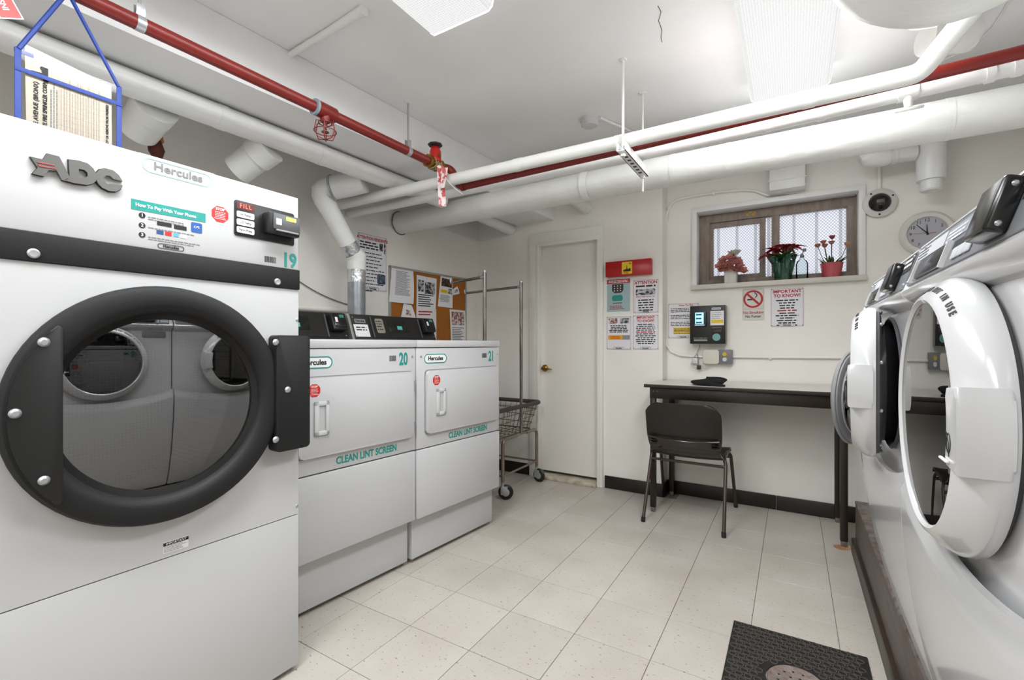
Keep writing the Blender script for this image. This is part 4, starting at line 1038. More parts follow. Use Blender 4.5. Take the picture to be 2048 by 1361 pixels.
bars(-w + .02, w - .03, h - .13, 1, .01, .008, y, mat('pink_print', 'c7a0a0', .5), o, ragged=.02); bars(-w + .03, w - .03, h - .156, 5, .019, .009, y, INK, o, center=True, ragged=.4); foot_brand(o, w, h, y)
o, w, h, y = sign(DFR, 1213, 1262.5, 634, 699, 'notice with two small photos and an orange strip, lower left of the four')
rect('photo', -w + .018, -.01, h - .055, h - .014, y, PIC1, o, .0004); rect('photo', .01, w - .015, h - .055, h - .014, y, PIC2, o, .0004)
bars(-w + .02, w - .02, h - .072, 5, .0125, .007, y, INK, o, center=True, ragged=.35)
rect('orange_strip', -w + .015, .03, -h + .075, -h + .11, y, mat('orange_print', 'eaa221', .5), o, .0004); rect('grey_strip', .03, w - .01, -h + .075, -h + .11, y, GREYP, o, .0004); bars(-w + .022, .022, -h + .101, 3, .009, .004, y - .0006, RINK, o, center=True); foot_brand(o, w, h, y)
o, w, h, y = sign(DFR, 1265.5, 1317.5, 631, 699, 'IMPORTANT TO KNOW notice with pale print, lower right of the four beside the wall corner')
lettering('IMPORTANT', 0, h - .02, y, .027, RINK, o, bold=.03, xs=.9); lettering('TO KNOW!', 0, h - .046, y, .027, RINK, o, bold=.03, xs=.9)
bars(-w + .02, w - .02, h - .072, 4, .0145, .007, y, INK, o, center=True); bars(-w + .02, w - .02, h - .13, 1, .013, .008, y, RINK, o, center=True); bars(-w + .02, w - .02, h - .1445, 6, .0145, .007, y, INK, o, center=True); foot_brand(o, w, h, y)
# window-wall notices
o, w, h, y = sign(BFR, 1336, 1398, 608, 677, 'notice with a yellow block, half behind the black payment box')
lettering('How To Pay', .02, h - .017, y, .02, RINK, o, bold=.02)
for k in range(3): bars(-w + .02, w - .02, h - .04 - k * .052, 3, .012, .005, y, INK, o, ragged=.3)
rect('yellow_block', -w + .04, w - .012, -h + .03, -h + .08, y, YEL, o, .0004); bars(-w + .045, w - .03, -h + .07, 4, .011, .004, y - .0008, BRNP, o); foot_brand(o, w, h, y)
o, w, h, y = sign(BFR, 1541, 1608, 578, 654, 'IMPORTANT TO KNOW notice with red border under the window, right of the no smoking sign')
lettering('IMPORTANT', 0, h - .024, y, .03, RINK, o, bold=.03); lettering('TO KNOW!', 0, h - .053, y, .03, RINK, o, bold=.03)
bars(-w + .03, w - .03, h - .084, 4, .0175, .008, y, INK, o, center=True, ragged=.4); bars(-w + .03, w - .03, h - .154, 1, .0175, .009, y, RINK, o, center=True); bars(-w + .03, w - .03, h - .1715, 6, .0165, .008, y, INK, o, center=True, ragged=.4); foot_brand(o, w, h, y)
o, w, h, y = sign(BFR, 1484.5, 1528.5, 579, 641, 'small NO SMOKING sign with red crossed circle under the window', m=mat('sign_cream', 'd8d3cb', .4), border=None, corners=False, r=.012)
zc = h - .073; rr = .062
me = shape2d([[(rr * math.cos(a), zc + rr * math.sin(a)) for a in [2 * pi * i / 40 for i in range(40)]], [(rr * .79 * math.cos(a), zc + rr * .79 * math.sin(a)) for a in [2 * pi * i / 40 for i in range(40)]]], .0004); me.transform(Matrix.Translation((0, y, 0))); mk('red_circle', me, RINK, o)
mk('red_bar', G().box(-rr * .85, rr * .85, y - .0008, y, -.007, .007).xf(Matrix.Translation((0, 0, zc)) @ Matrix.Rotation(R(45), 4, 'Y')), RINK, o, smooth=0)
rect('cigarette_print', -.037, .012, zc - .008, zc + .002, y + .0002, INK, o, .0004)
mk('smoke_print', G().tube([(.012 + .012 * math.sin(3.5 * t), y, zc + .01 + .035 * t) for t in [i / 8 for i in range(9)]], .003, 6), INK, o)
frame_lines(-w + .006, w - .006, zc - .07, h - .005, .0015, y, GREYP, o)
lettering('No Smoking', 0, -h + .052, y, .027, RINK, o, bold=.02, xs=.95); lettering('No Fumar', 0, -h + .025, y, .025, INK, o, bold=.02, xs=.95)
# payment kiosk
x0, zt = BFR.L(1380, 613, -.09); x1, _ = BFR.L(1451, 607, -.09); _, zb = BFR.L(1380, 688, -.09)
kx = (x0 + x1) / 2; kw, kh = (x1 - x0) / 2, zt - zb
ko = thing('payment_kiosk', 'black wall box with lit blue screen and card slot above the table', 'payment machine', (kx, YB, zb))
mk('case', G().box(-kw, kw, -.085, 0, 0, kh, .003), mat('kiosk_side', '8b857d', .4), ko)
mk('front_plate', G().box(-kw, kw, -.092, -.085, 0, kh, .002), BLACK, ko)
s1 = mk('screen_unit', G().box(-kw + .03, -.005, -.115, -.092, kh * .46, kh - .04, .006), mat('screen_bezel', '2b3644', .3), ko)
rect('screen', -kw + .04, -.022, kh * .52, kh - .05, -.115, SCRN, s1, .0008, .002); bars(-kw + .045, -.03, kh - .065, 3, .028, .013, -.1164, mat('screen_text', '2b6a94', .4), s1, ragged=.3)
rect('screen_keys', -kw + .037, -.015, kh * .47, kh * .505, -.115, PANELL, s1, .001, .002)
rect('notice', .02, kw - .01, kh * .48, kh - .04, -.092, PAPER, ko, .0006); rect('notice_yellow', .027, kw - .015, kh * .54, kh * .62, -.0928, YEL, ko, .0004); bars(.03, kw - .02, kh - .055, 4, .013, .004, -.0932, GINK, ko)
rect('brand_plate', .028, kw - .03, kh - .032, kh - .016, -.092, PANELL, ko, .0008, .006); lettering('Hercules', (kw - .002) / 2, kh - .024, -.0935, .014, INK, ko)
mk('card_slot', G().box(.03, kw - .022, -.10, -.092, kh * .28, kh * .37, .003), BRNP, ko); rect('slot_label', .03, kw - .025, kh * .4, kh * .435, -.092, DGREY, ko, .0005)
mk('slot_badge', G().lathe([(0, -.0935), (.026, -.0935), (.027, -.092)], 20, 'y', (.06, 0, kh * .17)), mat('teal_badge', '6fa3a0', .4), ko)
bars(-kw + .025, -.0, kh * .15, 1, .01, .006, -.0926, GINK, ko, ragged=0); rect('brand_strip', -kw + .027, .0, kh * .07, kh * .115, -.092, GREYP, ko, .0006)
def mm(*pts): return [Vector(p) for p in pts]
# junction boxes
p = BFR.L(1422, 714, -.04)
jb = thing('junction_box', 'square white junction box cover under the payment box', 'electrical box', (p[0], YB, p[1]))
mk('box', G().box(-.052, .052, -.045, 0, -.052, .052, .003), GREYP, jb)
oc = [(-.054, -.04), (-.042, -.052), (.042, -.052), (.054, -.04), (.054, .04), (.042, .052), (-.042, .052), (-.054, .04)]
mk('cover', G().prism(oc, -.05, -.045, 'y', .001), mat('cover_white', 'd8d2c6', .5), jb)
p = BFR.L(1449, 714, -.04)
jb2 = thing('power_outlet', 'grey metal outlet box with yellow and white sockets beside the white cover', 'electrical outlet', (p[0], YB, p[1]))
mk('box', G().box(-.045, .052, -.045, 0, -.052, .052, .003), GREYP, jb2); mk('cover', G().prism([(a * .92 + .004, b) for a, b in oc], -.049, -.045, 'y', .001), mat('outlet_grey', '77767a', .4), jb2)
mk('socket', G().lathe([(0, -.056), (.014, -.055), (.016, -.049)], 18, 'y', (.002, 0, .018)), mat('yellow_socket', 'c9b23a', .4), jb2); mk('socket', G().lathe([(0, -.056), (.014, -.055), (.016, -.049)], 18, 'y', (.002, 0, -.02)), PLAST, jb2)
# cords under the kiosk
cd = thing('extension_lead', 'thin tangled cord and plug hanging below the payment box', 'cord', (BFR.L(1398, 690)[0], YB - .03, BFR.L(1398, 690)[1]))
def cp3(px, py, y=-.03):
    x, z = BFR.L(px, py, y); return Vector((x, YB + y, z)) - Vector(cd.location)
mk('cord', G().tube([cp3(400, 0) if False else cp3(1400, 689), cp3(1398, 698), cp3(1394, 706), cp3(1396, 716), cp3(1397, 728), cp3(1399, 735)], .0025, 8), mat('cord_grey', '8a8276', .5), cd)
mk('cord_loop', G().tube([cp3(1395, 705), cp3(1388, 714), cp3(1385, 722), cp3(1382, 729), cp3(1388, 736), cp3(1398, 736), cp3(1410, 737), cp3(1419, 731)], .0035, 8), mat('cord_white', 'c8c1b4', .5), cd)
mk('plug', G().box(-.014, .014, -.012, .012, -.016, .016, .004).xf(Matrix.Translation(cp3(1398, 735))), mat('plug_dark', '3a342c', .5), cd)
mk('adapter', G().box(-.02, .02, -.01, .02, -.02, .02, .004).xf(Matrix.Translation(cp3(1390, 722))), PLAST, cd)
# conduit looping round the corner of the wall
cn = thing('wall_conduit', 'cream painted conduit looping down the window wall and along above the table', 'conduit', (BFR.L(1332, 600)[0], YB - .012, BFR.L(1332, 600)[1]))
def cq(px, py):
    x, z = BFR.L(px, py, -.012); return Vector((x, YB - .012, z)) - Vector(cn.location)
path = [cq(1612, 384), cq(1560, 388), cq(1535, 391), cq(1510, 382), cq(1488, 380), cq(1440, 384), cq(1390, 392), cq(1362, 397), cq(1346, 405), cq(1337, 418), cq(1332, 436), cq(1330, 500), cq(1330, 600), cq(1330, 672), cq(1333, 690), cq(1343, 704), cq(1360, 711), cq(1385, 713), cq(1414, 714)]
mk('run', G().tube(path, .0095, 10), WALL, cn, smooth=60)
mk('lower_run', G().tube([cq(1464, 714), cq(1560, 715), cq(1690, 716), cq(1760, 717)], .0095, 10), WALL, cn, smooth=60)
for px, py in ((1427, 386), (1330, 458), (1540, 715)):
    mk('clip', G().ball(cq(px, py) + Vector((0, -.004, 0)), (.014, .010, .018) if px != 1330 else (.016, .010, .010), 10, 8), WALL, cn)
# security camera and clock
p = BFR.L(1759, 406, -.02)
sc = thing('security_camera', 'round dome security camera on a white ring plate right of the window', 'camera', (p[0], YB, p[1]))
mk('mount', G().lathe([(0, -.03), (.078, -.03), (.088, -.024), (.09, -.012), (.09, 0)], 40, 'y'), mat('camera_ring', 'd4d1ca', .4), sc)
mk('rim', G().lathe([(.056, -.034), (.06, -.034), (.06, -.029)], 32, 'y'), STEEL, sc)
mk('dome', G().lathe([(0, -.07), (.03, -.064), (.048, -.048), (.056, -.03)], 32, 'y'), mat('smoked_dome', '221d1b', .08), sc)
mk('lens_unit', G().box(-.02, .02, -.073, -.06, -.012, .012, .004), DGREY, sc)
for a in (.5, 2.2, 4.7): mk('screw', G().lathe([(0, -.034), (.005, -.033), (.006, -.03)], 8, 'y', (.073 * math.cos(a), 0, .073 * math.sin(a))), INK, sc)
mk('conduit_stem', G().cyl((.0, -.012, .085), (.0, -.012, .3), .011, seg=10), WALL, sc)
p = BFR.L(1855, 466, -.03)
ck = thing('wall_clock', 'round white wall clock showing about five to twelve', 'clock', (p[0], YB, p[1])); cr = .128
mk('case', G().lathe([(0, -.02), (cr * .73, -.02), (cr * .76, -.034), (cr * .9, -.04), (cr, -.03), (cr * 1.02, -.01), (cr * 1.0, 0)], 48, 'y'), mat('clock_white', 'e6e4df', .35), ck, smooth=50)
mk('dial', G().lathe([(0, -.0225), (cr * .735, -.0225), (cr * .735, -.02)], 40, 'y'), mat('clock_dial', 'bcbcc4', .5), ck, smooth=20)
for n in range(1, 13):
    a = pi / 2 - n * pi / 6; lettering(str(n), cr * .6 * math.cos(a), cr * .6 * math.sin(a), -.0235, .026, INK, ck, name='numeral')
g = G()
for n in range(60):
    a = n * pi / 30; c, s_ = math.cos(a), math.sin(a); r0, r1 = cr * .69, cr * .72
    g.quad((r0 * c - .0006 * s_, -.0232, r0 * s_ + .0006 * c), (r1 * c - .0006 * s_, -.0232, r1 * s_ + .0006 * c), (r1 * c + .0006 * s_, -.0232, r1 * s_ - .0006 * c), (r0 * c + .0006 * s_, -.0232, r0 * s_ - .0006 * c))
mk('minute_marks', g, INK, ck, smooth=0)['kind'] = 'stuff'
def hand(nm, a, L, wd, m, y, tail=.012):
    d = Matrix.Rotation(-(a - pi / 2), 4, 'Y'); mk(nm, G().prism([(-wd, -tail), (wd, -tail), (wd * .6, L), (-wd * .6, L)], y - .001, y, 'y').xf(d), m, ck, smooth=0)
hand('minute_hand', R(90 + 42), cr * .58, .0028, INK, -.026); hand('hour_hand', R(90 + 2), cr * .40, .0034, INK, -.0255); hand('second_hand', R(178), cr * .6, .0008, RINK, -.027, .04)
mk('hand_hub', G().lathe([(0, -.029), (.005, -.029), (.005, -.022)], 12, 'y'), INK, ck)
# ------------------------------------------------------------------ left wall: poster, corkboard, papers
o, w, h, y = sign(LFR, 716, 773, 464, 578, 'tall notice with small print on the wall behind the vent duct', 'wall_poster', 'poster')
lettering('ATTENTION RESIDENTS', 0, h - .03, y, .03, RINK, o, bold=.03, xs=.82)
bars(-w + .015, .05, h - .06, 3, .02, .010, y, INK, o, ragged=.1); rect('photo', .06, .09, h - .105, h - .05, y, PIC2, o, .0004); rect('photo', .1, w - .01, h - .12, h - .04, y, PIC2, o, .0004)
bars(-w + .02, w - .02, h - .135, 12, .0245, .007, y, INK, o, ragged=.5)
mk('reader_picture', G().prism(rrect(w - .085, w - .012, -h + .05, -h + .125, .012), y - .0005, y, 'y'), mat('picture_navy', '22303f', .4, var=.8, vscale=40, vcol='6d8494'), o, smooth=0); foot_brand(o, w, h, y, 1.3)
x0, zt = LFR.L(779, 529, -.015); x1, zt2 = LFR.L(933, 559, -.015); zb = 1.0
cb = thing('cork_board', 'aluminium framed cork notice board on the wall above the dryers', 'notice board', LFR.W((x0 + x1) / 2, 0, zb), LFR.th)
w2, hh = (x1 - x0) / 2, (zt + zt2) / 2 - zb
mk('cork', G().box(-w2 + .008, w2 - .008, -.010, -.001, .008, hh - .008), CORK, cb, smooth=0)
for nm, b_ in (('rail', (-w2, w2, hh - .016, hh)), ('rail', (-w2, w2, 0, .016)), ('stile', (-w2, -w2 + .016, 0, hh)), ('stile', (w2 - .016, w2, 0, hh))): mk(nm, G().box(b_[0], b_[1], -.017, 0, b_[2], b_[3], .002), ALU, cb)
CBF = Fr(LFR.W((x0 + x1) / 2, -.0105, zb), LFR.th)
def paper(label, pts, m=PAPER, curl=.004, name='pinned_paper'):
    P = [CBF.L(px, py, -.001) for px, py in pts]         # tl, tr, br, bl
    cx = sum(p[0] for p in P) / 4; cz = sum(p[1] for p in P) / 4
    Q = [(p[0] - cx, p[1] - cz) for p in P]
    def f(u, v):
        a = [Q[0][i] * (1 - u) + Q[1][i] * u for i in (0, 1)]; b = [Q[3][i] * (1 - u) + Q[2][i] * u for i in (0, 1)]
        return (a[0] * (1 - v) + b[0] * v, -.0025 - curl * math.sin(v * 2.2) * (u + .4), a[1] * (1 - v) + b[1] * v)
    o = mk(name, G().grid(f, 6, 8, .0004), m, None, CBF.W(cx, 0, cz), CBF.th); tag(o, label, 'paper', 'papers pinned on the cork board')
    mk('pin', G().lathe([(0, -.012), (.004, -.010), (.002, -.004)], 8, 'y', (0, 0, Q[0][1] * .9)), STEEL, o)
    return o, f
def pr(o, f, u0, u1, v0, v1, m, nm='picture', n=1):
    g = G(); e = -.0012
    for k in range(n):
        a = v0 + (v1 - v0) * k / n; b = a + (v1 - v0) / n * (1 if n == 1 else .45)
        uu = u1 - (0 if n == 1 else RND.random() * .3 * (u1 - u0))
        P = []
        for u, v in ((u0, a), (uu, a), (uu, b), (u0, b)):
            q = f(u, v); P.append((q[0], q[1] + e, q[2]))
        g.quad(*P)
    return mk(nm, g, m, o, smooth=0)
o, f = paper('white typed sheet pinned at the left end of the cork board', [(783, 532), (826, 541), (824, 609), (777, 604)], curl=.012)
pr(o, f, .2, .85, .1, .8, GINK, 'text_lines', 22)
o, f = paper('tall flyer with portrait and red stamped words in the middle of the cork board', [(833, 550), (873, 558), (869, 640), (832, 640)])
pr(o, f, .06, .35, .1, .36, PIC2); pr(o, f, .4, .92, .12, .4, PIC2); pr(o, f, .08, .9, .42, .72, INK, 'text_lines', 6); pr(o, f, .1, .85, .8, .93, RINK, 'stamp', 2)
o, f = paper('flyer with dark photo and yellow mark right of the portrait flyer', [(881, 550), (904, 556), (904, 617), (875, 613)])
pr(o, f, .12, .95, .08, .34, PIC3); pr(o, f, .1, .6, .45, .55, YEL); pr(o, f, .65, .95, .38, .55, PIC2); pr(o, f, .1, .9, .62, .85, GINK, 'text_lines', 6)
o, f = paper('small torn paper scrap near the right end of the cork board', [(904, 580), (914, 573), (917, 588), (905, 591)], curl=.008)
pr(o, f, .3, .8, .3, .7, PIC2)
o, f = paper('photo sheet pinned at the lower right of the cork board', [(899, 619), (931, 622), (930, 700), (902, 700)])
pr(o, f, .1, .9, .05, .38, PIC1); pr(o, f, .1, .9, .44, .95, GINK, 'text_lines', 12)
o, f = paper('crumpled white leaflet at the lower left of the cork board, just over the console', [(807, 607), (823, 611), (830, 650), (798, 645)], curl=.015)
pr(o, f, .3, .7, .3, .6, PIC1)
o, f = paper('narrow sheet tucked behind the portrait flyer', [(864, 618), (872, 619), (872, 690), (862, 690)], curl=.002)
# pipe ledge and loose cable on left wall
a = onX(601, 617, lwx(1.3) + .03); t = thing('wall_pipe', 'cream painted pipe low along the wall behind the dryers', 'pipe', LFR.W(-1.2, -.03, a.z))
mk('run', G().cyl((0, 0, 0), LFR.x * 1.32, .018, seg=14), WALL, t)
t = thing('loose_cable', 'thin dark cable drooping along the wall to the vent duct', 'cable', LFR.W(-.8, -.012, 1.5))
c0, c1 = LFR.L(560, 535, -.012), LFR.L(697, 610, -.012); o_ = Vector(t.location)
mk('run', G().tube([LFR.W(c0[0] + (c1[0] - c0[0]) * k, -.012, c0[1] + (c1[1] - c0[1]) * k - .03 * math.sin(pi * k)) - o_ for k in [i / 8 for i in range(9)]], .003, 8), DGREY, t)
# dryer vent duct
vd = thing('vent_duct', 'dryer vent duct of bare metal and white elbows rising to the pipe', 'duct', (-2.38, 2.017, .05)); o_ = Vector(vd.location)
R4 = .0545
A0 = Vector((-2.38, 2.017, .05)); A1 = Vector((-2.38, 2.017, 1.53)); A2 = Vector((-2.38, 2.017, 1.675)); A3 = Vector((-2.38, 1.80, 1.965))
mk('metal_pipe', G().cyl(A0 - o_, A1 - o_, R4, seg=28), DUCTS, vd, smooth=50)
mk('foil_tape', G().cyl(A1 - o_, A1 - o_ + Vector((0, 0, .085)), R4 * 1.02, seg=28), FOIL, vd, smooth=50)
mk('lower_elbow', G().tube([A1 - o_ + Vector((0, 0, .08)), A1 - o_ + Vector((0, 0, .125)), A2 - o_ + Vector((0, .0, .02)), A2 - o_ + (A3 - A2) * .16], [R4 * 1.05, R4 * 1.06, R4 * 1.05, R4], 28), LAG, vd, smooth=50)
mk('foil_collar', G().tube([A2 - o_ + (A3 - A2) * .14, A2 - o_ + (A3 - A2) * .32], R4 * 1.03, 28), FOIL, vd, smooth=50)
mk('slant_pipe', G().tube([A2 - o_ + (A3 - A2) * .31, A3 - o_], R4, 28), PIPEW, vd, smooth=50)
mk('upper_elbow', G().tube([A3 - o_ - (A3 - A2) * .05] + [tuple((1 - t) ** 2 * (A3 - o_) + 2 * t * (1 - t) * (Vector((-2.40, 1.72, 2.06)) - o_) + t * t * (Vector((-2.315, 1.80, 2.065)) - o_)) for t in [i / 6 for i in range(7)]], R4 * 1.05, 28), PIPEW, vd, smooth=30)
mk('collar', G().tube([Vector((-2.32, 1.80, 2.064)) - o_, Vector((-2.25, 1.84, 2.08)) - o_, Vector((-2.16, 1.885, 2.10)) - o_], [.069, .07, .07], 28), PIPEW, vd, smooth=50)
mk('clamp', G().tube([Vector((-2.328, 1.796, 2.063)) - o_, Vector((-2.318, 1.801, 2.065)) - o_], .074, 28), STEEL, vd, smooth=50)
# pouch with certificate hung from the red pipe
px_ = redx(.48); pz = 1.93; y0, y1 = .377, .591
po = thing('document_pouch', 'clear pouch with blue webbing edges holding a sprinkler certificate, hung from the red pipe', 'pouch', (px_ + .0, y0, 1.665), R(90))
wd, ht = y1 - y0, pz - 1.665
mk('film', G().quad((0, 0, 0), (wd, 0, 0), (wd, 0, ht), (0, 0, ht)), FILM, po, smooth=0)
g = G()
sw = .008
g.box(-sw, sw * .6, -.002, .002, 0, ht, .001); mk('edge_strap', g, BLUE, po)
mk('edge_strap', G().box(wd - sw * .6, wd + sw, -.002, .002, 0, ht, .001), BLUE, po)
mk('cross_strap', G().box(-sw, wd + sw, -.004, -.002, ht - .062, ht - .05, .001), BLUE, po); mk('cross_strap', G().box(-sw, .03, .003, .005, ht - .012, ht, .001), BLUE, po)
for xx, bx in ((0, wd * .42), (wd, wd * .5)):
    mk('hanging_strap', G().tube([(xx, 0, ht - .002), (bx, 0.0, 2.15 - .024 - 1.665), (bx, .02, 2.15 - 1.665 + .024)], .0055, 6), BLUE, po)
ct = thing('certificate', 'cream sprinkler certificate turned sideways inside the blue edged pouch', 'document', (px_ + .0025 - .006, y0 + .012, 1.668), R(90))
cw, chh = wd - .026, ht - .002 + .012
mk('sheet', G().quad((0.004, 0, 0), (cw, 0, 0), (cw - .002, 0, chh - .02), (0, 0, chh + .006)), PAPERC, ct, smooth=0)
lettering('WALLACE AVENUE (BRONX)', .022, .105, -.0012, .013, INK, ct, rot=pi / 2, bold=.02)
lettering('EMPIRE STATE FIRE SPRINKLER CORP', .040, .105, -.0012, .012, INK, ct, rot=pi / 2, bold=.03, xs=.9)
me = shape2d([[(.046 - b * .6, .215 + a * .7) for a, b in sk]], .0003); me.transform(Matrix.Translation((0, -.0012, 0))); mk('skyline_print', me, INK, ct)
rot90 = Matrix(((0, 0, -1, 0), (0, 1, 0, 0), (1, 0, 0, 0), (0, 0, 0, 1)))
bars(.01, .2, -.052, 3, .006, .002, -.0011, GINK, ct, base=rot90, center=True); bars(.01, .24, -.073, 15, .006, .0016, -.0011, mat('pale_ink', 'b5aa9b', .6), ct, base=rot90)
g = G()
for k in range(9): g.quad((.068 + k * .0125, -.0010, .005), (.0684 + k * .0125, -.0010, .005), (.0684 + k * .0125, -.0010, .225), (.068 + k * .0125, -.0010, .225))
for k in range(14): g.quad((.068, -.0010, .01 + k * .016), (.168, -.0010, .01 + k * .016), (.168, -.0010, .0104 + k * .016), (.068, -.0010, .0104 + k * .016))
mk('table_rules', g, mat('rule_ink', 'a89d90', .6), ct, smooth=0)
lettering('DO NOT DESTROY OR REMOVE FROM PREMISES', .176, .105, -.0012, .009, INK, ct, rot=pi / 2, bold=.03, xs=.9)
# inspection tag at the left
p = onX(14, 12, px_)
tg = thing('inspection_tag', 'white and red inspection tag hanging at the far left from the red pipe', 'tag', p, R(90))
M = Matrix.Rotation(R(-28), 4, 'Y')
mk('card', G().box(-.03, .02, -.0006, .0006, -.03, .1).xf(M), PAPER, tg, smooth=0)
mk('red_border', G().box(-.027, .017, -.0011, -.0006, -.027, .09).xf(M), REDL, tg, smooth=0)
lettering('INSPECTED', -.006, .03, -.0015, .018, PAPER, tg, rot=pi / 2, base=M, bold=.02, xs=.9)
mk('wire', G().tube([M @ Vector((-.005, 0, .09)), (0.02, 0, 2.15 - p.z)], .0012, 6), STEEL, tg)
# ------------------------------------------------------------------ folding table and chair
TX0, TX1, TY0, TY1, TZ = -.868, .285, 3.165, 3.655, .868
tb = thing('folding_table', 'long narrow table with white top and dark brown apron and legs under the window', 'table', ((TX0 + TX1) / 2, (TY0 + TY1) / 2, 0))
tw, td = (TX1 - TX0) / 2, (TY1 - TY0) / 2
TXO = XJ + .016 - (TX0 + TX1) / 2            # the top is notched past the wall's jut
top = [(-tw, -td), (tw, -td), (tw, td), (TXO, td), (TXO, YD - .016 - (TY0 + TY1) / 2), (-tw, YD - .016 - (TY0 + TY1) / 2)]
mk('edge_band', G().prism(top, TZ - .024, TZ - .002, 'z', .002), BROWN, tb)
mk('table_top', G().prism([(x * .996, y * .99) for x, y in top], TZ - .003, TZ, 'z'), TABLET, tb, smooth=0)
ap_ = mk('apron', G().box(-tw + .035, tw - .02, -td + .018, -td + .045, TZ - .098, TZ - .024, .003), BROWN, tb)
mk('apron', G().box(TXO + .02, tw - .02, td - .045, td - .02, TZ - .098, TZ - .024, .003), BROWN, tb)
for x in (-tw + .06, -tw + .085): mk('bolt', G().lathe([(0, -.004), (.004, -.003), (.005, 0)], 8, 'y', (x, -td + .018, TZ - .05)), DGREY, ap_)
for x, y in ((-tw + .036, -td + .02), (TXO + .015, td - .06), (tw - .058, -td + .02), (tw - .058, td - .06)):
    l = mk('leg', G().box(x, x + .036, y, y + .036, .03, TZ - .024, .004), BROWN, tb)
    mk('foot_glide', G().box(x + .004, x + .032, y + .004, y + .032, 0, .034, .003), mat('foot_metal', '8d867c', .4, metal=.5, var=.5, vscale=60, vcol='5a3a20'), l)
mk('edge_clamp', G().tube([(tw - .055, -td - .004, TZ - .035), (tw - .06, -td - .014, TZ - .05), (tw - .05, -td - .016, TZ - .075), (tw - .03, -td - .01, TZ - .085), (tw - .022, -td - .006, TZ - .06), (tw - .03, -td - .008, TZ - .04)], .008, 8), BLACK2, tb)
# rust ring on the tile under the near leg
lx, ly = (TX0 + TX1) / 2 + tw - .04, TY0 + .038
rs = mk('rust_stain', G().lathe([(0, .0006), (.03, .0005), (.04, .0001)], 16, 'z'), mat('rust_stain', '9a5a26', .8, var=.6, vscale=60, vcol='c2ab92'), None, (lx - .012, ly - .03, 0)); tag(rs, 'orange rust stain on the floor tile at the table leg', 'stain')
# knit cap on the table
p = onZ(1410, 766, TZ + .02)
kc = thing('knit_cap', 'crumpled black knit cap lying on the white table top', 'hat', (p.x, p.y + .05, TZ), R(-8))
def capf(u, v):
    a = 2 * pi * u; b = pi * v
    x = .108 * math.cos(a) * math.sin(b); y = .06 * math.sin(a) * math.sin(b); z = .026 * (1 - math.cos(b)) / 1.0
    k = 1 + .16 * math.sin(3 * a + 1) + .08 * math.sin(7 * a + 3 * b)
    z *= (1 + .4 * math.sin(a * 2 + .6) * math.sin(b)) * (.75 + .35 * math.cos(a + .5))
    return (x * k, y * k, max(0, z))
mk('cap_body', G().grid(capf, 40, 20), KNIT, kc, smooth=80)
mk('rolled_brim', G().tube([(-.07 + .2 * t, -.048 - .014 * math.sin(3 * t), .013 + .006 * math.sin(5 * t)) for t in [i / 10 for i in range(11)]], [.006, .011, .013, .014, .013, .014, .013, .013, .012, .011, .006], 10), KNIT, kc, smooth=80)

CX = -.585
ch = thing('stacking_chair', 'dark brown plastic stacking chair with metal legs pulled up to the table', 'chair', (CX, 3.27, 0))
def prof_pt(s):
    P = [(-.30, .772), (-.288, .72), (-.268, .64), (-.25, .56), (-.232, .50), (-.205, .455), (-.15, .428), (-.06, .42), (.05, .425), (.15, .437), (.20, .435), (.225, .412)]
    t = s * (len(P) - 1); i = min(int(t), len(P) - 2); f = t - i
    return P[i][0] * (1 - f) + P[i + 1][0] * f, P[i][1] * (1 - f) + P[i + 1][1] * f
def shell(s0, s1):
    def f(u, v):
        s = s0 + (s1 - s0) * v; y, z = prof_pt(s); c = 2 * u - 1
        wd = .222 - .06 * max(0, 1 - s / .09) ** 2.4 - .012 * math.exp(-((s - .42) / .1) ** 2)
        sag = .03 * (1 - c * c) * (1 if s < .4 else .35)
        return (c * wd, y - (sag if s < .4 else 0) * .9 + .012, z - (sag * .9 if s >= .4 else 0) - (.018 * abs(c) ** 6 if s < .1 else 0))
    return f
mk('backrest', G().grid(shell(0, .3), 24, 30, .010), CHAIRP, ch, smooth=60)
mk('lumbar_band', G().grid(shell(.3, .50), 18, 10, .009), CHAIRG, ch, smooth=60)
mk('seat', G().grid(shell(.5, 1.0), 18, 18, .012), CHAIRP, ch, smooth=60)
for sx in (-1, 1):
    for k in range(3): mk('rib', G().tube([(sx * .205, -.242 + .006 * k, .545 - .018 * k), (sx * .19, -.262 + .006 * k, .545 - .018 * k), (sx * .165, -.268 + .006 * k, .543 - .018 * k)], .006, 6), CHAIRG, ch)
mk('back_lip', G().tube([(x, -.268 - .03 * (1 - (x / .215) ** 2), .552 - .012 * (1 - (x / .215) ** 2)) for x in [-.21 + .42 * i / 14 for i in range(15)]], .008, 8), CHAIRG, ch, smooth=60)
CM = mat('chair_leg_metal', '4a3f36', .35, metal=.4)
for sx in (-1, 1):
    x = sx * .215
    mk('leg', G().tube([(sx * .237, -.29, .012), (sx * .228, -.12, .39)] + bend((sx * .228, -.12, .39), (x, -.1, .425), (x, .1, .425), .03, 4) + [(x, .04, .425)], .0105, 10), CM, ch, smooth=60)
    mk('leg', G().tube([(sx * .245, .30, .012), (sx * .23, .14, .39)] + bend((sx * .23, .14, .39), (x, .12, .425), (x, -.1, .425), .03, 4) + [(x, .03, .425)], .0105, 10), CM, ch, smooth=60)
    for yy, xx in ((-.292, .237), (.302, .245)): mk('foot_cap', G().cyl((sx * xx, yy, 0), (sx * (xx - .001), yy * .985, .03), .0135, seg=10), BLACK, ch)
mk('cross_bar', G().cyl((-.226, -.13, .375), (.226, -.13, .375), .009, seg=10), CM, ch)
mk('cross_bar', G().cyl((-.226, .13, .385), (.226, .13, .385), .009, seg=10), CM, ch)

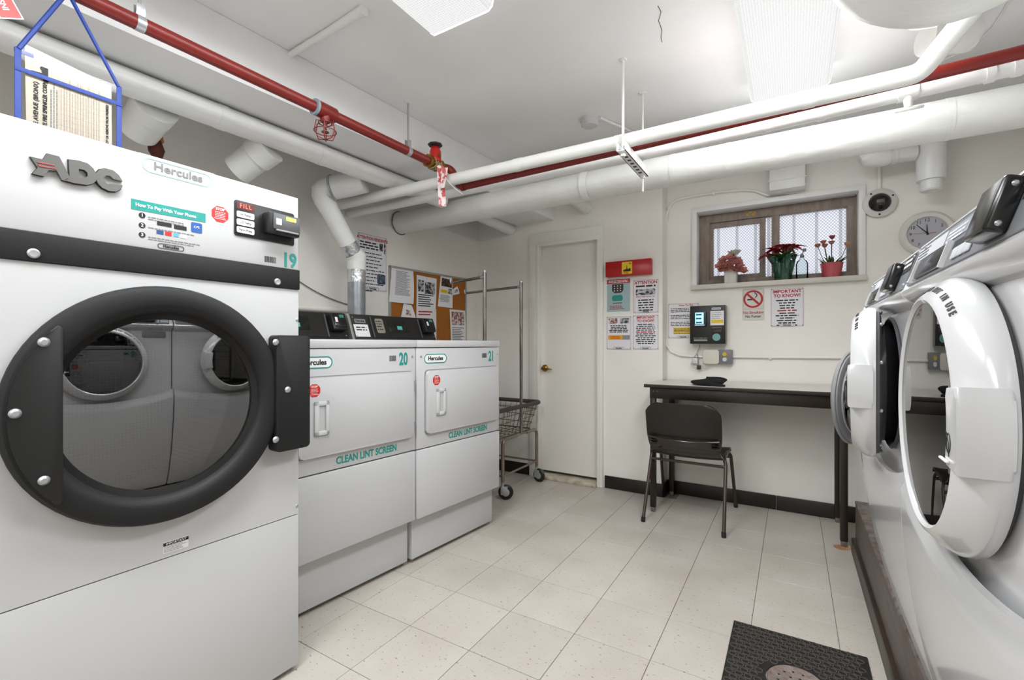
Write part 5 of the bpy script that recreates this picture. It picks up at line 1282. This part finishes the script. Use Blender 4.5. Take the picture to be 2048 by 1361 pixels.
# ------------------------------------------------------------------ wire laundry cart with hanging rack
CXR, CXL, CY0, CY1 = -1.80, -2.36, 2.60, 3.43
ca = thing('laundry_cart', 'wire laundry cart with chrome hanging rack between the dryers and the closet door', 'cart', ((CXR + CXL) / 2, (CY0 + CY1) / 2, 0))
cw2, cd2 = (CXR - CXL) / 2, (CY1 - CY0) / 2
RZ, BZ = .655, .44
bt = lambda v, z: v * (1 - .16 * (RZ - z) / (RZ - BZ))
BUMP = mat('brown_bumper', '4a4038', .6)
cor = [(-cw2, -cd2), (cw2, -cd2), (cw2, cd2), (-cw2, cd2)]
def ring(z, r, m, nm, seg=8, k=1.0):
    pts = []
    for i in range(4):
        a, b, c = Vector((*[bt(v, z) for v in cor[i - 1]], z)), Vector((*[bt(v, z) for v in cor[i]], z)), Vector((*[bt(v, z) for v in cor[(i + 1) % 4]], z))
        pts += bend(a, b, c, .05, 4)
    return mk(nm, G().tube(pts, r, seg, closed=True), m, ca, smooth=60)
ring(RZ, .017, BUMP, 'bumper_rim')
for z in (.6, .55, .49): ring(z, .003, WIRE, 'basket_hoop', 6)
ring(BZ, .006, WIRE, 'basket_base')
def wire_v(x, y):
    return G().cyl((x, y, RZ), (bt(x, BZ), bt(y, BZ), BZ), .0022, seg=6)
for i in range(1, 13):
    y = -cd2 + 2 * cd2 * i / 13
    for x in (-cw2, cw2): mk('basket_wire', wire_v(x, y), WIRE, ca)
for i in range(1, 10):
    x = -cw2 + 2 * cw2 * i / 10
    for y in (-cd2, cd2): mk('basket_wire', wire_v(x, y), WIRE, ca)
for i in range(1, 10):
    x = bt(-cw2 + 2 * cw2 * i / 10, BZ); mk('basket_floor_wire', G().cyl((x, -cd2 * .84, BZ), (x, cd2 * .84, BZ), .0022, seg=6), WIRE, ca)
for i in range(1, 7):
    y = bt(-cd2 + 2 * cd2 * i / 7, BZ); mk('basket_floor_wire', G().cyl((-cw2 * .84, y, BZ - .004), (cw2 * .84, y, BZ - .004), .0022, seg=6), WIRE, ca)
CART = mat('cart_tube', '9a8f84', .35, metal=.7, var=.4, vscale=12, vcol='6d5c4c')
def caster(x, y, a):
    g = mk('caster', G().box(-.02, .02, -.012, .012, .095, .102, .002).tube([(0, 0, .13), (0, 0, .10)], .013, 10).box(-.022, -.018, -.014, .035, .04, .1, .001).box(.018, .022, -.014, .035, .04, .1, .001), STEEL, ca, (x, y, 0), a)
    mk('wheel', G().lathe([(.012, -.013), (.038, -.014), (.05, -.011), (.056, 0), (.05, .011), (.038, .014), (.012, .013)], 26, 'x', (0, .022, .056), True), BLACK, g, smooth=50)
    mk('wheel_hub', G().lathe([(0, -.015), (.014, -.015), (.03, -.0135), (.034, -.012), (.034, .012), (.03, .0135), (.014, .015), (0, .015)], 20, 'x', (0, .022, .056)), STEEL, g)
lx_ = cw2 * .95; lys = (-.15, .375)
for sx in (-1, 1):
    for yy, ym in ((lys[0], .06), (lys[1], .2)):
        mk('leg', G().tube([(sx * lx_, yy, .12), (sx * lx_, yy, .36)] + bend((sx * lx_, yy, .36), (sx * lx_, yy, .435), (sx * lx_, ym, .435), .05, 5) + [(sx * lx_, ym, .435)], .013, 10), CART, ca, smooth=60)
        caster(sx * lx_, yy, R(-60) if yy < 0 else R(-95))
    mk('side_rail', G().cyl((sx * lx_, -.3, .435), (sx * lx_, lys[1] - .05, .435), .008, seg=8), CART, ca)
    mk('lower_rail', G().cyl((sx * lx_, lys[0], .17), (sx * lx_, lys[1], .17), .008, seg=8), CART, ca)
for yy in lys: mk('cross_rail', G().cyl((-lx_, yy, .17), (lx_, yy, .17), .008, seg=8), CART, ca)
# inner tray seen at the near end, and the double pole rack
mk('tray', G().box(-cw2 * .2, cw2 * .9, -cd2 * .86, -cd2 * .5, RZ - .03, RZ - .018, .004), BUMP, ca)
pxr = cw2 - .012
for yw, zt, xl_ in ((2.63, 1.635, -2.09), (3.13, 1.62, -2.34)):
    y = yw - (CY0 + CY1) / 2
    mk('rack_post', G().tube([(pxr, y, .44), (pxr, y, .9), (pxr, y, zt)], [.011, .0125, .0135], 12), CHROME, ca, smooth=60)
    mk('post_cap', G().lathe([(.0135, 0), (.0155, .002), (.0155, .012), (.01, .018), (0, .018)], 12, 'z', (pxr, y, zt - .004)), STEEL, ca)
    mk('rack_bar', G().tube([(pxr, y, zt - .035), (xl_ - (CXR + CXL) / 2, y, zt - .055)], .0105, 12), CHROME, ca, smooth=60)
    mk('bar_socket', G().cyl((pxr - .03, y, zt - .036), (pxr + .002, y, zt - .034), .0135, seg=12), STEEL, ca)
    xe = xl_ - (CXR + CXL) / 2; mk('bar_hook', G().tube([(xe, y, zt - .055), (xe - .015, y, zt - .06), (xe - .022, y, zt - .045), (xe - .02, y, zt - .025)], .006, 8), STEEL, ca, smooth=60)

# ------------------------------------------------------------------ floor mat and drain plate
mt = thing('rubber_mat', 'black rubber ring mat on the floor in front of the washers', 'mat', (.0115, 1.74, 0))
mw, md = .2185, .358
dx_, dy_, dr_ = .0, .075, .092
def matpoly():
    N = 48; return [(dx_ + dr_ * math.cos(2 * pi * i / N), dy_ + dr_ * math.sin(2 * pi * i / N)) for i in range(N)]
me = shape2d([[(-mw, -md), (mw, -md), (mw, md), (-mw, md)], matpoly()], .003)
me.transform(Matrix.Rotation(R(90), 4, 'X') @ Matrix.Identity(4)); me.transform(Matrix.Diagonal((1, -1, 1, 1)))
zs = [v.co.z for v in me.vertices]; me.transform(Matrix.Translation((0, 0, .0035 - (max(zs) + min(zs)) / 2)))
mk('mat_base', me, RUBBER, mt, smooth=0)
ring_m = G(); sp_ = .0291; r_ = .0122
nx = int(2 * mw / sp_); ny = int(2 * md / (sp_ * .9))
for j in range(ny):
    for i in range(nx):
        x = -mw + .018 + i * sp_ + (sp_ / 2 if j % 2 else 0); y = md - .018 - j * sp_ * .9
        if x > mw - .014 or math.hypot(x - dx_, y - dy_) < dr_ + .012: continue
        ring_m.lathe([(r_ - .0014, 0), (r_ - .001, .003), (r_ + .0006, .003), (r_ + .001, 0)], 12, 'z', (x, y, .0064))
rl = mk('raised_rings', ring_m, mat('worn_rubber_ring', '5e5852', .35), mt, smooth=50); rl['kind'] = 'stuff'
dp_ = thing('drain_plate', 'round worn metal drain plate showing through the hole in the black mat', 'drain cover', (.0115 + dx_, 1.74 + dy_, 0))
mk('plate', G().lathe([(0, .0075), (.075, .0075), (.08, .0095), (.086, .0095), (.089, .006), (.089, 0)], 40, 'z'), DRAINM, dp_, smooth=40)
for k in range(18):
    rr, nn, st_ = ((.028, 6, 0), (.056, 12, 6))[0 if k < 6 else 1]; a = 2 * pi * (k - st_) / nn + .2
    mk('drain_hole', G().lathe([(0, .0001), (.0042, .0001), (.0042, 0)], 8, 'z', (rr * math.cos(a), rr * math.sin(a), .0076)), BLACK, dp_, smooth=0)

# ------------------------------------------------------------------ things on the window sill
SZ = WZ0
def petal(c, d, L, w, curl, n=4, up=Vector((0, 0, 1)), pointed=.6):
    """one leaf-shaped blade from c along d"""
    d = Vector(d).normalized(); s = d.cross(up)
    s = s.normalized() if s.length > 1e-4 else Vector((1, 0, 0)); nrm = s.cross(d).normalized()
    def f(u, v):
        t = v; wd = w * math.sin(pi * min(1, (t * .92 + .04) ** pointed)) + .0006
        p = Vector(c) + d * (L * t) + nrm * (-curl * L * t * t) + s * (wd * (u - .5)) + nrm * (abs(u - .5) * wd * .5)
        return p
    return f
def flower_head(g, c, r, rows, rnd, tilt=Vector((0, -.3, 1))):
    tilt = tilt.normalized(); e1 = tilt.orthogonal().normalized(); e2 = tilt.cross(e1)
    for k, (n, ln, op) in enumerate(rows):
        for i in range(n):
            a = 2 * pi * (i + .5 * (k % 2)) / n + rnd.uniform(-.15, .15)
            d = (e1 * math.cos(a) + e2 * math.sin(a)) * math.sin(op) + tilt * math.cos(op)
            g.grid(petal(c, d, r * ln, r * ln * .95, -.45, up=tilt, pointed=.9), 2, 4, .0008)
    return g
ROSE = [(6, 1.0, 1.35), (5, .85, 1.0), (4, .65, .6), (3, .45, .25)]
rn = random.Random(3)
SY = YB + .045
def sill(px, py): return onY(px, py, SY)
x = sill(1462, 572).x
vz = thing('flower_vase', 'white square vase of pink and cream artificial flowers at the left of the sill', 'potted plant', (x, SY, SZ))
mk('vase', G().prism(rrect(-.042, .042, -.042, .042, .008), 0, .10, 'z', .003), STONE, vz)
for i, (px, py) in enumerate(((1449, 520), (1461, 516), (1473, 522), (1452, 530), (1477, 531), (1464, 526), (1448, 539), (1460, 538), (1473, 540), (1483, 541), (1442, 531))):
    p = onY(px, py, SY - .015 - .025 * rn.random()) - Vector((x, SY, SZ)); mk('bloom', flower_head(G(), p - Vector((0, 0, .012)), .043, ROSE, rn, Vector((p.x * 9, -1.0, .9))), PINKF, vz, smooth=60)
p = onY(1469, 509, SY) - Vector((x, SY, SZ)); mk('bloom', flower_head(G(), p - Vector((0, 0, .01)), .055, ROSE, rn), CREAMF, vz, smooth=60)
p = onY(1466, 517, SY - .03) - Vector((x, SY, SZ))
for k in range(5): mk('leaf', G().grid(petal(p, (math.cos(k * 1.4), -.5, math.sin(k * 1.4)), .035, .02, .2), 2, 4, .0008), LEAFD, vz, smooth=60)
for k in range(6):
    a = k * 1.05; mk('leaf', G().grid(petal((0, 0, .09), (math.cos(a), math.sin(a) - .2, .5), .07, .03, .5), 2, 4, .0008), BRNP if k % 2 else LEAFD, vz, smooth=60)
# poinsettia in green foil
x = sill(1566, 558).x
pn = thing('poinsettia', 'red poinsettia in shiny dark green wrapped pot on the window sill', 'potted plant', (x, SY - .005, SZ))
def foil(u, v):
    a = 2 * pi * u; z = .155 * v; r = .052 + .018 * v + (.006 + .010 * v) * .6 * math.sin(11 * a) * v + (.012 * math.sin(4 * a) * max(0, v - .8) * 5)
    zz = z + (.02 * math.sin(5 * a + 1) * max(0, v - .75) * 4)
    return (r * math.cos(a), r * math.sin(a) * .92, zz)
mk('foil_pot', G().grid(foil, 64, 14, .001), GREENP, pn, smooth=50)
mk('soil', G().lathe([(0, .118), (.062, .118)], 20, 'z'), BRNP, pn)
for k in range(16):
    a = 2 * pi * k / 16 + rn.uniform(-.2, .2); mk('leaf', G().grid(petal((.015 * math.cos(a), .015 * math.sin(a), .125 + .04 * rn.random()), (math.cos(a), math.sin(a), .55 + .5 * rn.random()), .085, .045, .35), 2, 5, .0008), LEAF if k % 3 else LEAFD, pn, smooth=60)
for hx_, hy_, hz_ in ((0.01, -.01, .235), (-.055, -.01, .215), (.055, -.005, .225), (-.09, .0, .18), (.02, .03, .225)):
    for k in range(8):
        a = 2 * pi * k / 8 + rn.uniform(-.25, .25); mk('bract', G().grid(petal((hx_, hy_, hz_), (math.cos(a), math.sin(a) * .8, .12 + rn.uniform(-.35, .3)), .06 + .025 * rn.random(), .038, .35), 2, 5, .0008), REDF, pn, smooth=60)
    mk('flower_stem', G().cyl((hx_ * .3, hy_ * .3, .12), (hx_, hy_, hz_), .003, seg=6), LEAFD, pn)
# clear bottle
x = sill(1604, 553).x
bo = thing('glass_bottle', 'small clear glass bottle with stopper between the poinsettia and the red pot', 'bottle', (x, SY + .0, SZ))
mk('bottle', G().lathe([(0, .002), (.034, .002), (.036, .006), (.036, .105), (.030, .125), (.014, .138), (.012, .16), (.0135, .162), (.0135, .166)], 24), CLEAR, bo, smooth=50)
mk('stopper', G().lathe([(0, .15), (.0095, .15), (.010, .172), (.005, .176), (0, .176)], 14).tube([(0, 0, .175), (.006, 0, .185), (.012, 0, .196)], .003, 8).ball((.014, 0, .2), .012, 10, 8), GREYP, bo)
# red pot with daisies
x = sill(1663, 551).x
dz_ = thing('daisy_pot', 'ribbed pinkish red pot of peach daisies at the right of the sill', 'potted plant', (x, SY - .005, SZ))
mk('pot', G().lathe([(0, 0), (.048, 0), (.052, .012), (.0525, .02), (.055, .028), (.0555, .04), (.058, .048), (.0585, .06), (.061, .068), (.063, .088), (.066, .096), (.060, .096), (.056, .08), (0, .08)], 32), REDC, dz_, smooth=60)
for k in range(34):
    a = 2 * pi * rn.random(); r = .045 * math.sqrt(rn.random()); mk('leaf', G().grid(petal((r * math.cos(a), r * math.sin(a), .078), (math.cos(a) * .8, math.sin(a) * .8, 1.0 + rn.random()), .05 + .03 * rn.random(), .014, .3), 2, 4, .0006), LEAF if k % 2 else LEAFD, dz_, smooth=60)
for px, py, m_ in ((1636, 494, PEACHF), (1647, 487, PEACHF), (1664, 477, REDF), (1663, 488, PEACHF), (1693, 491, mat('pale_peach', 'd9a07c', .6)), (1650, 494, PEACHF)):
    p = onY(px, py, SY - .02) - Vector((x, SY - .005, SZ))
    mk('daisy_stem', G().tube([(p.x * .3, p.y * .3, .08), (p.x * .7, p.y * .8, p.z * .65), tuple(p)], .0018, 6), LEAFD, dz_)
    mk('bloom', flower_head(G(), p - Vector((0, 0, .006)), .027, [(9, 1.0, 1.1), (7, .85, .75), (4, .6, .3)], rn, Vector((p.x * 2, -.5, 1))), mat('dusty_red', '9a4448', .6) if m_ is REDF else m_, dz_, smooth=60)
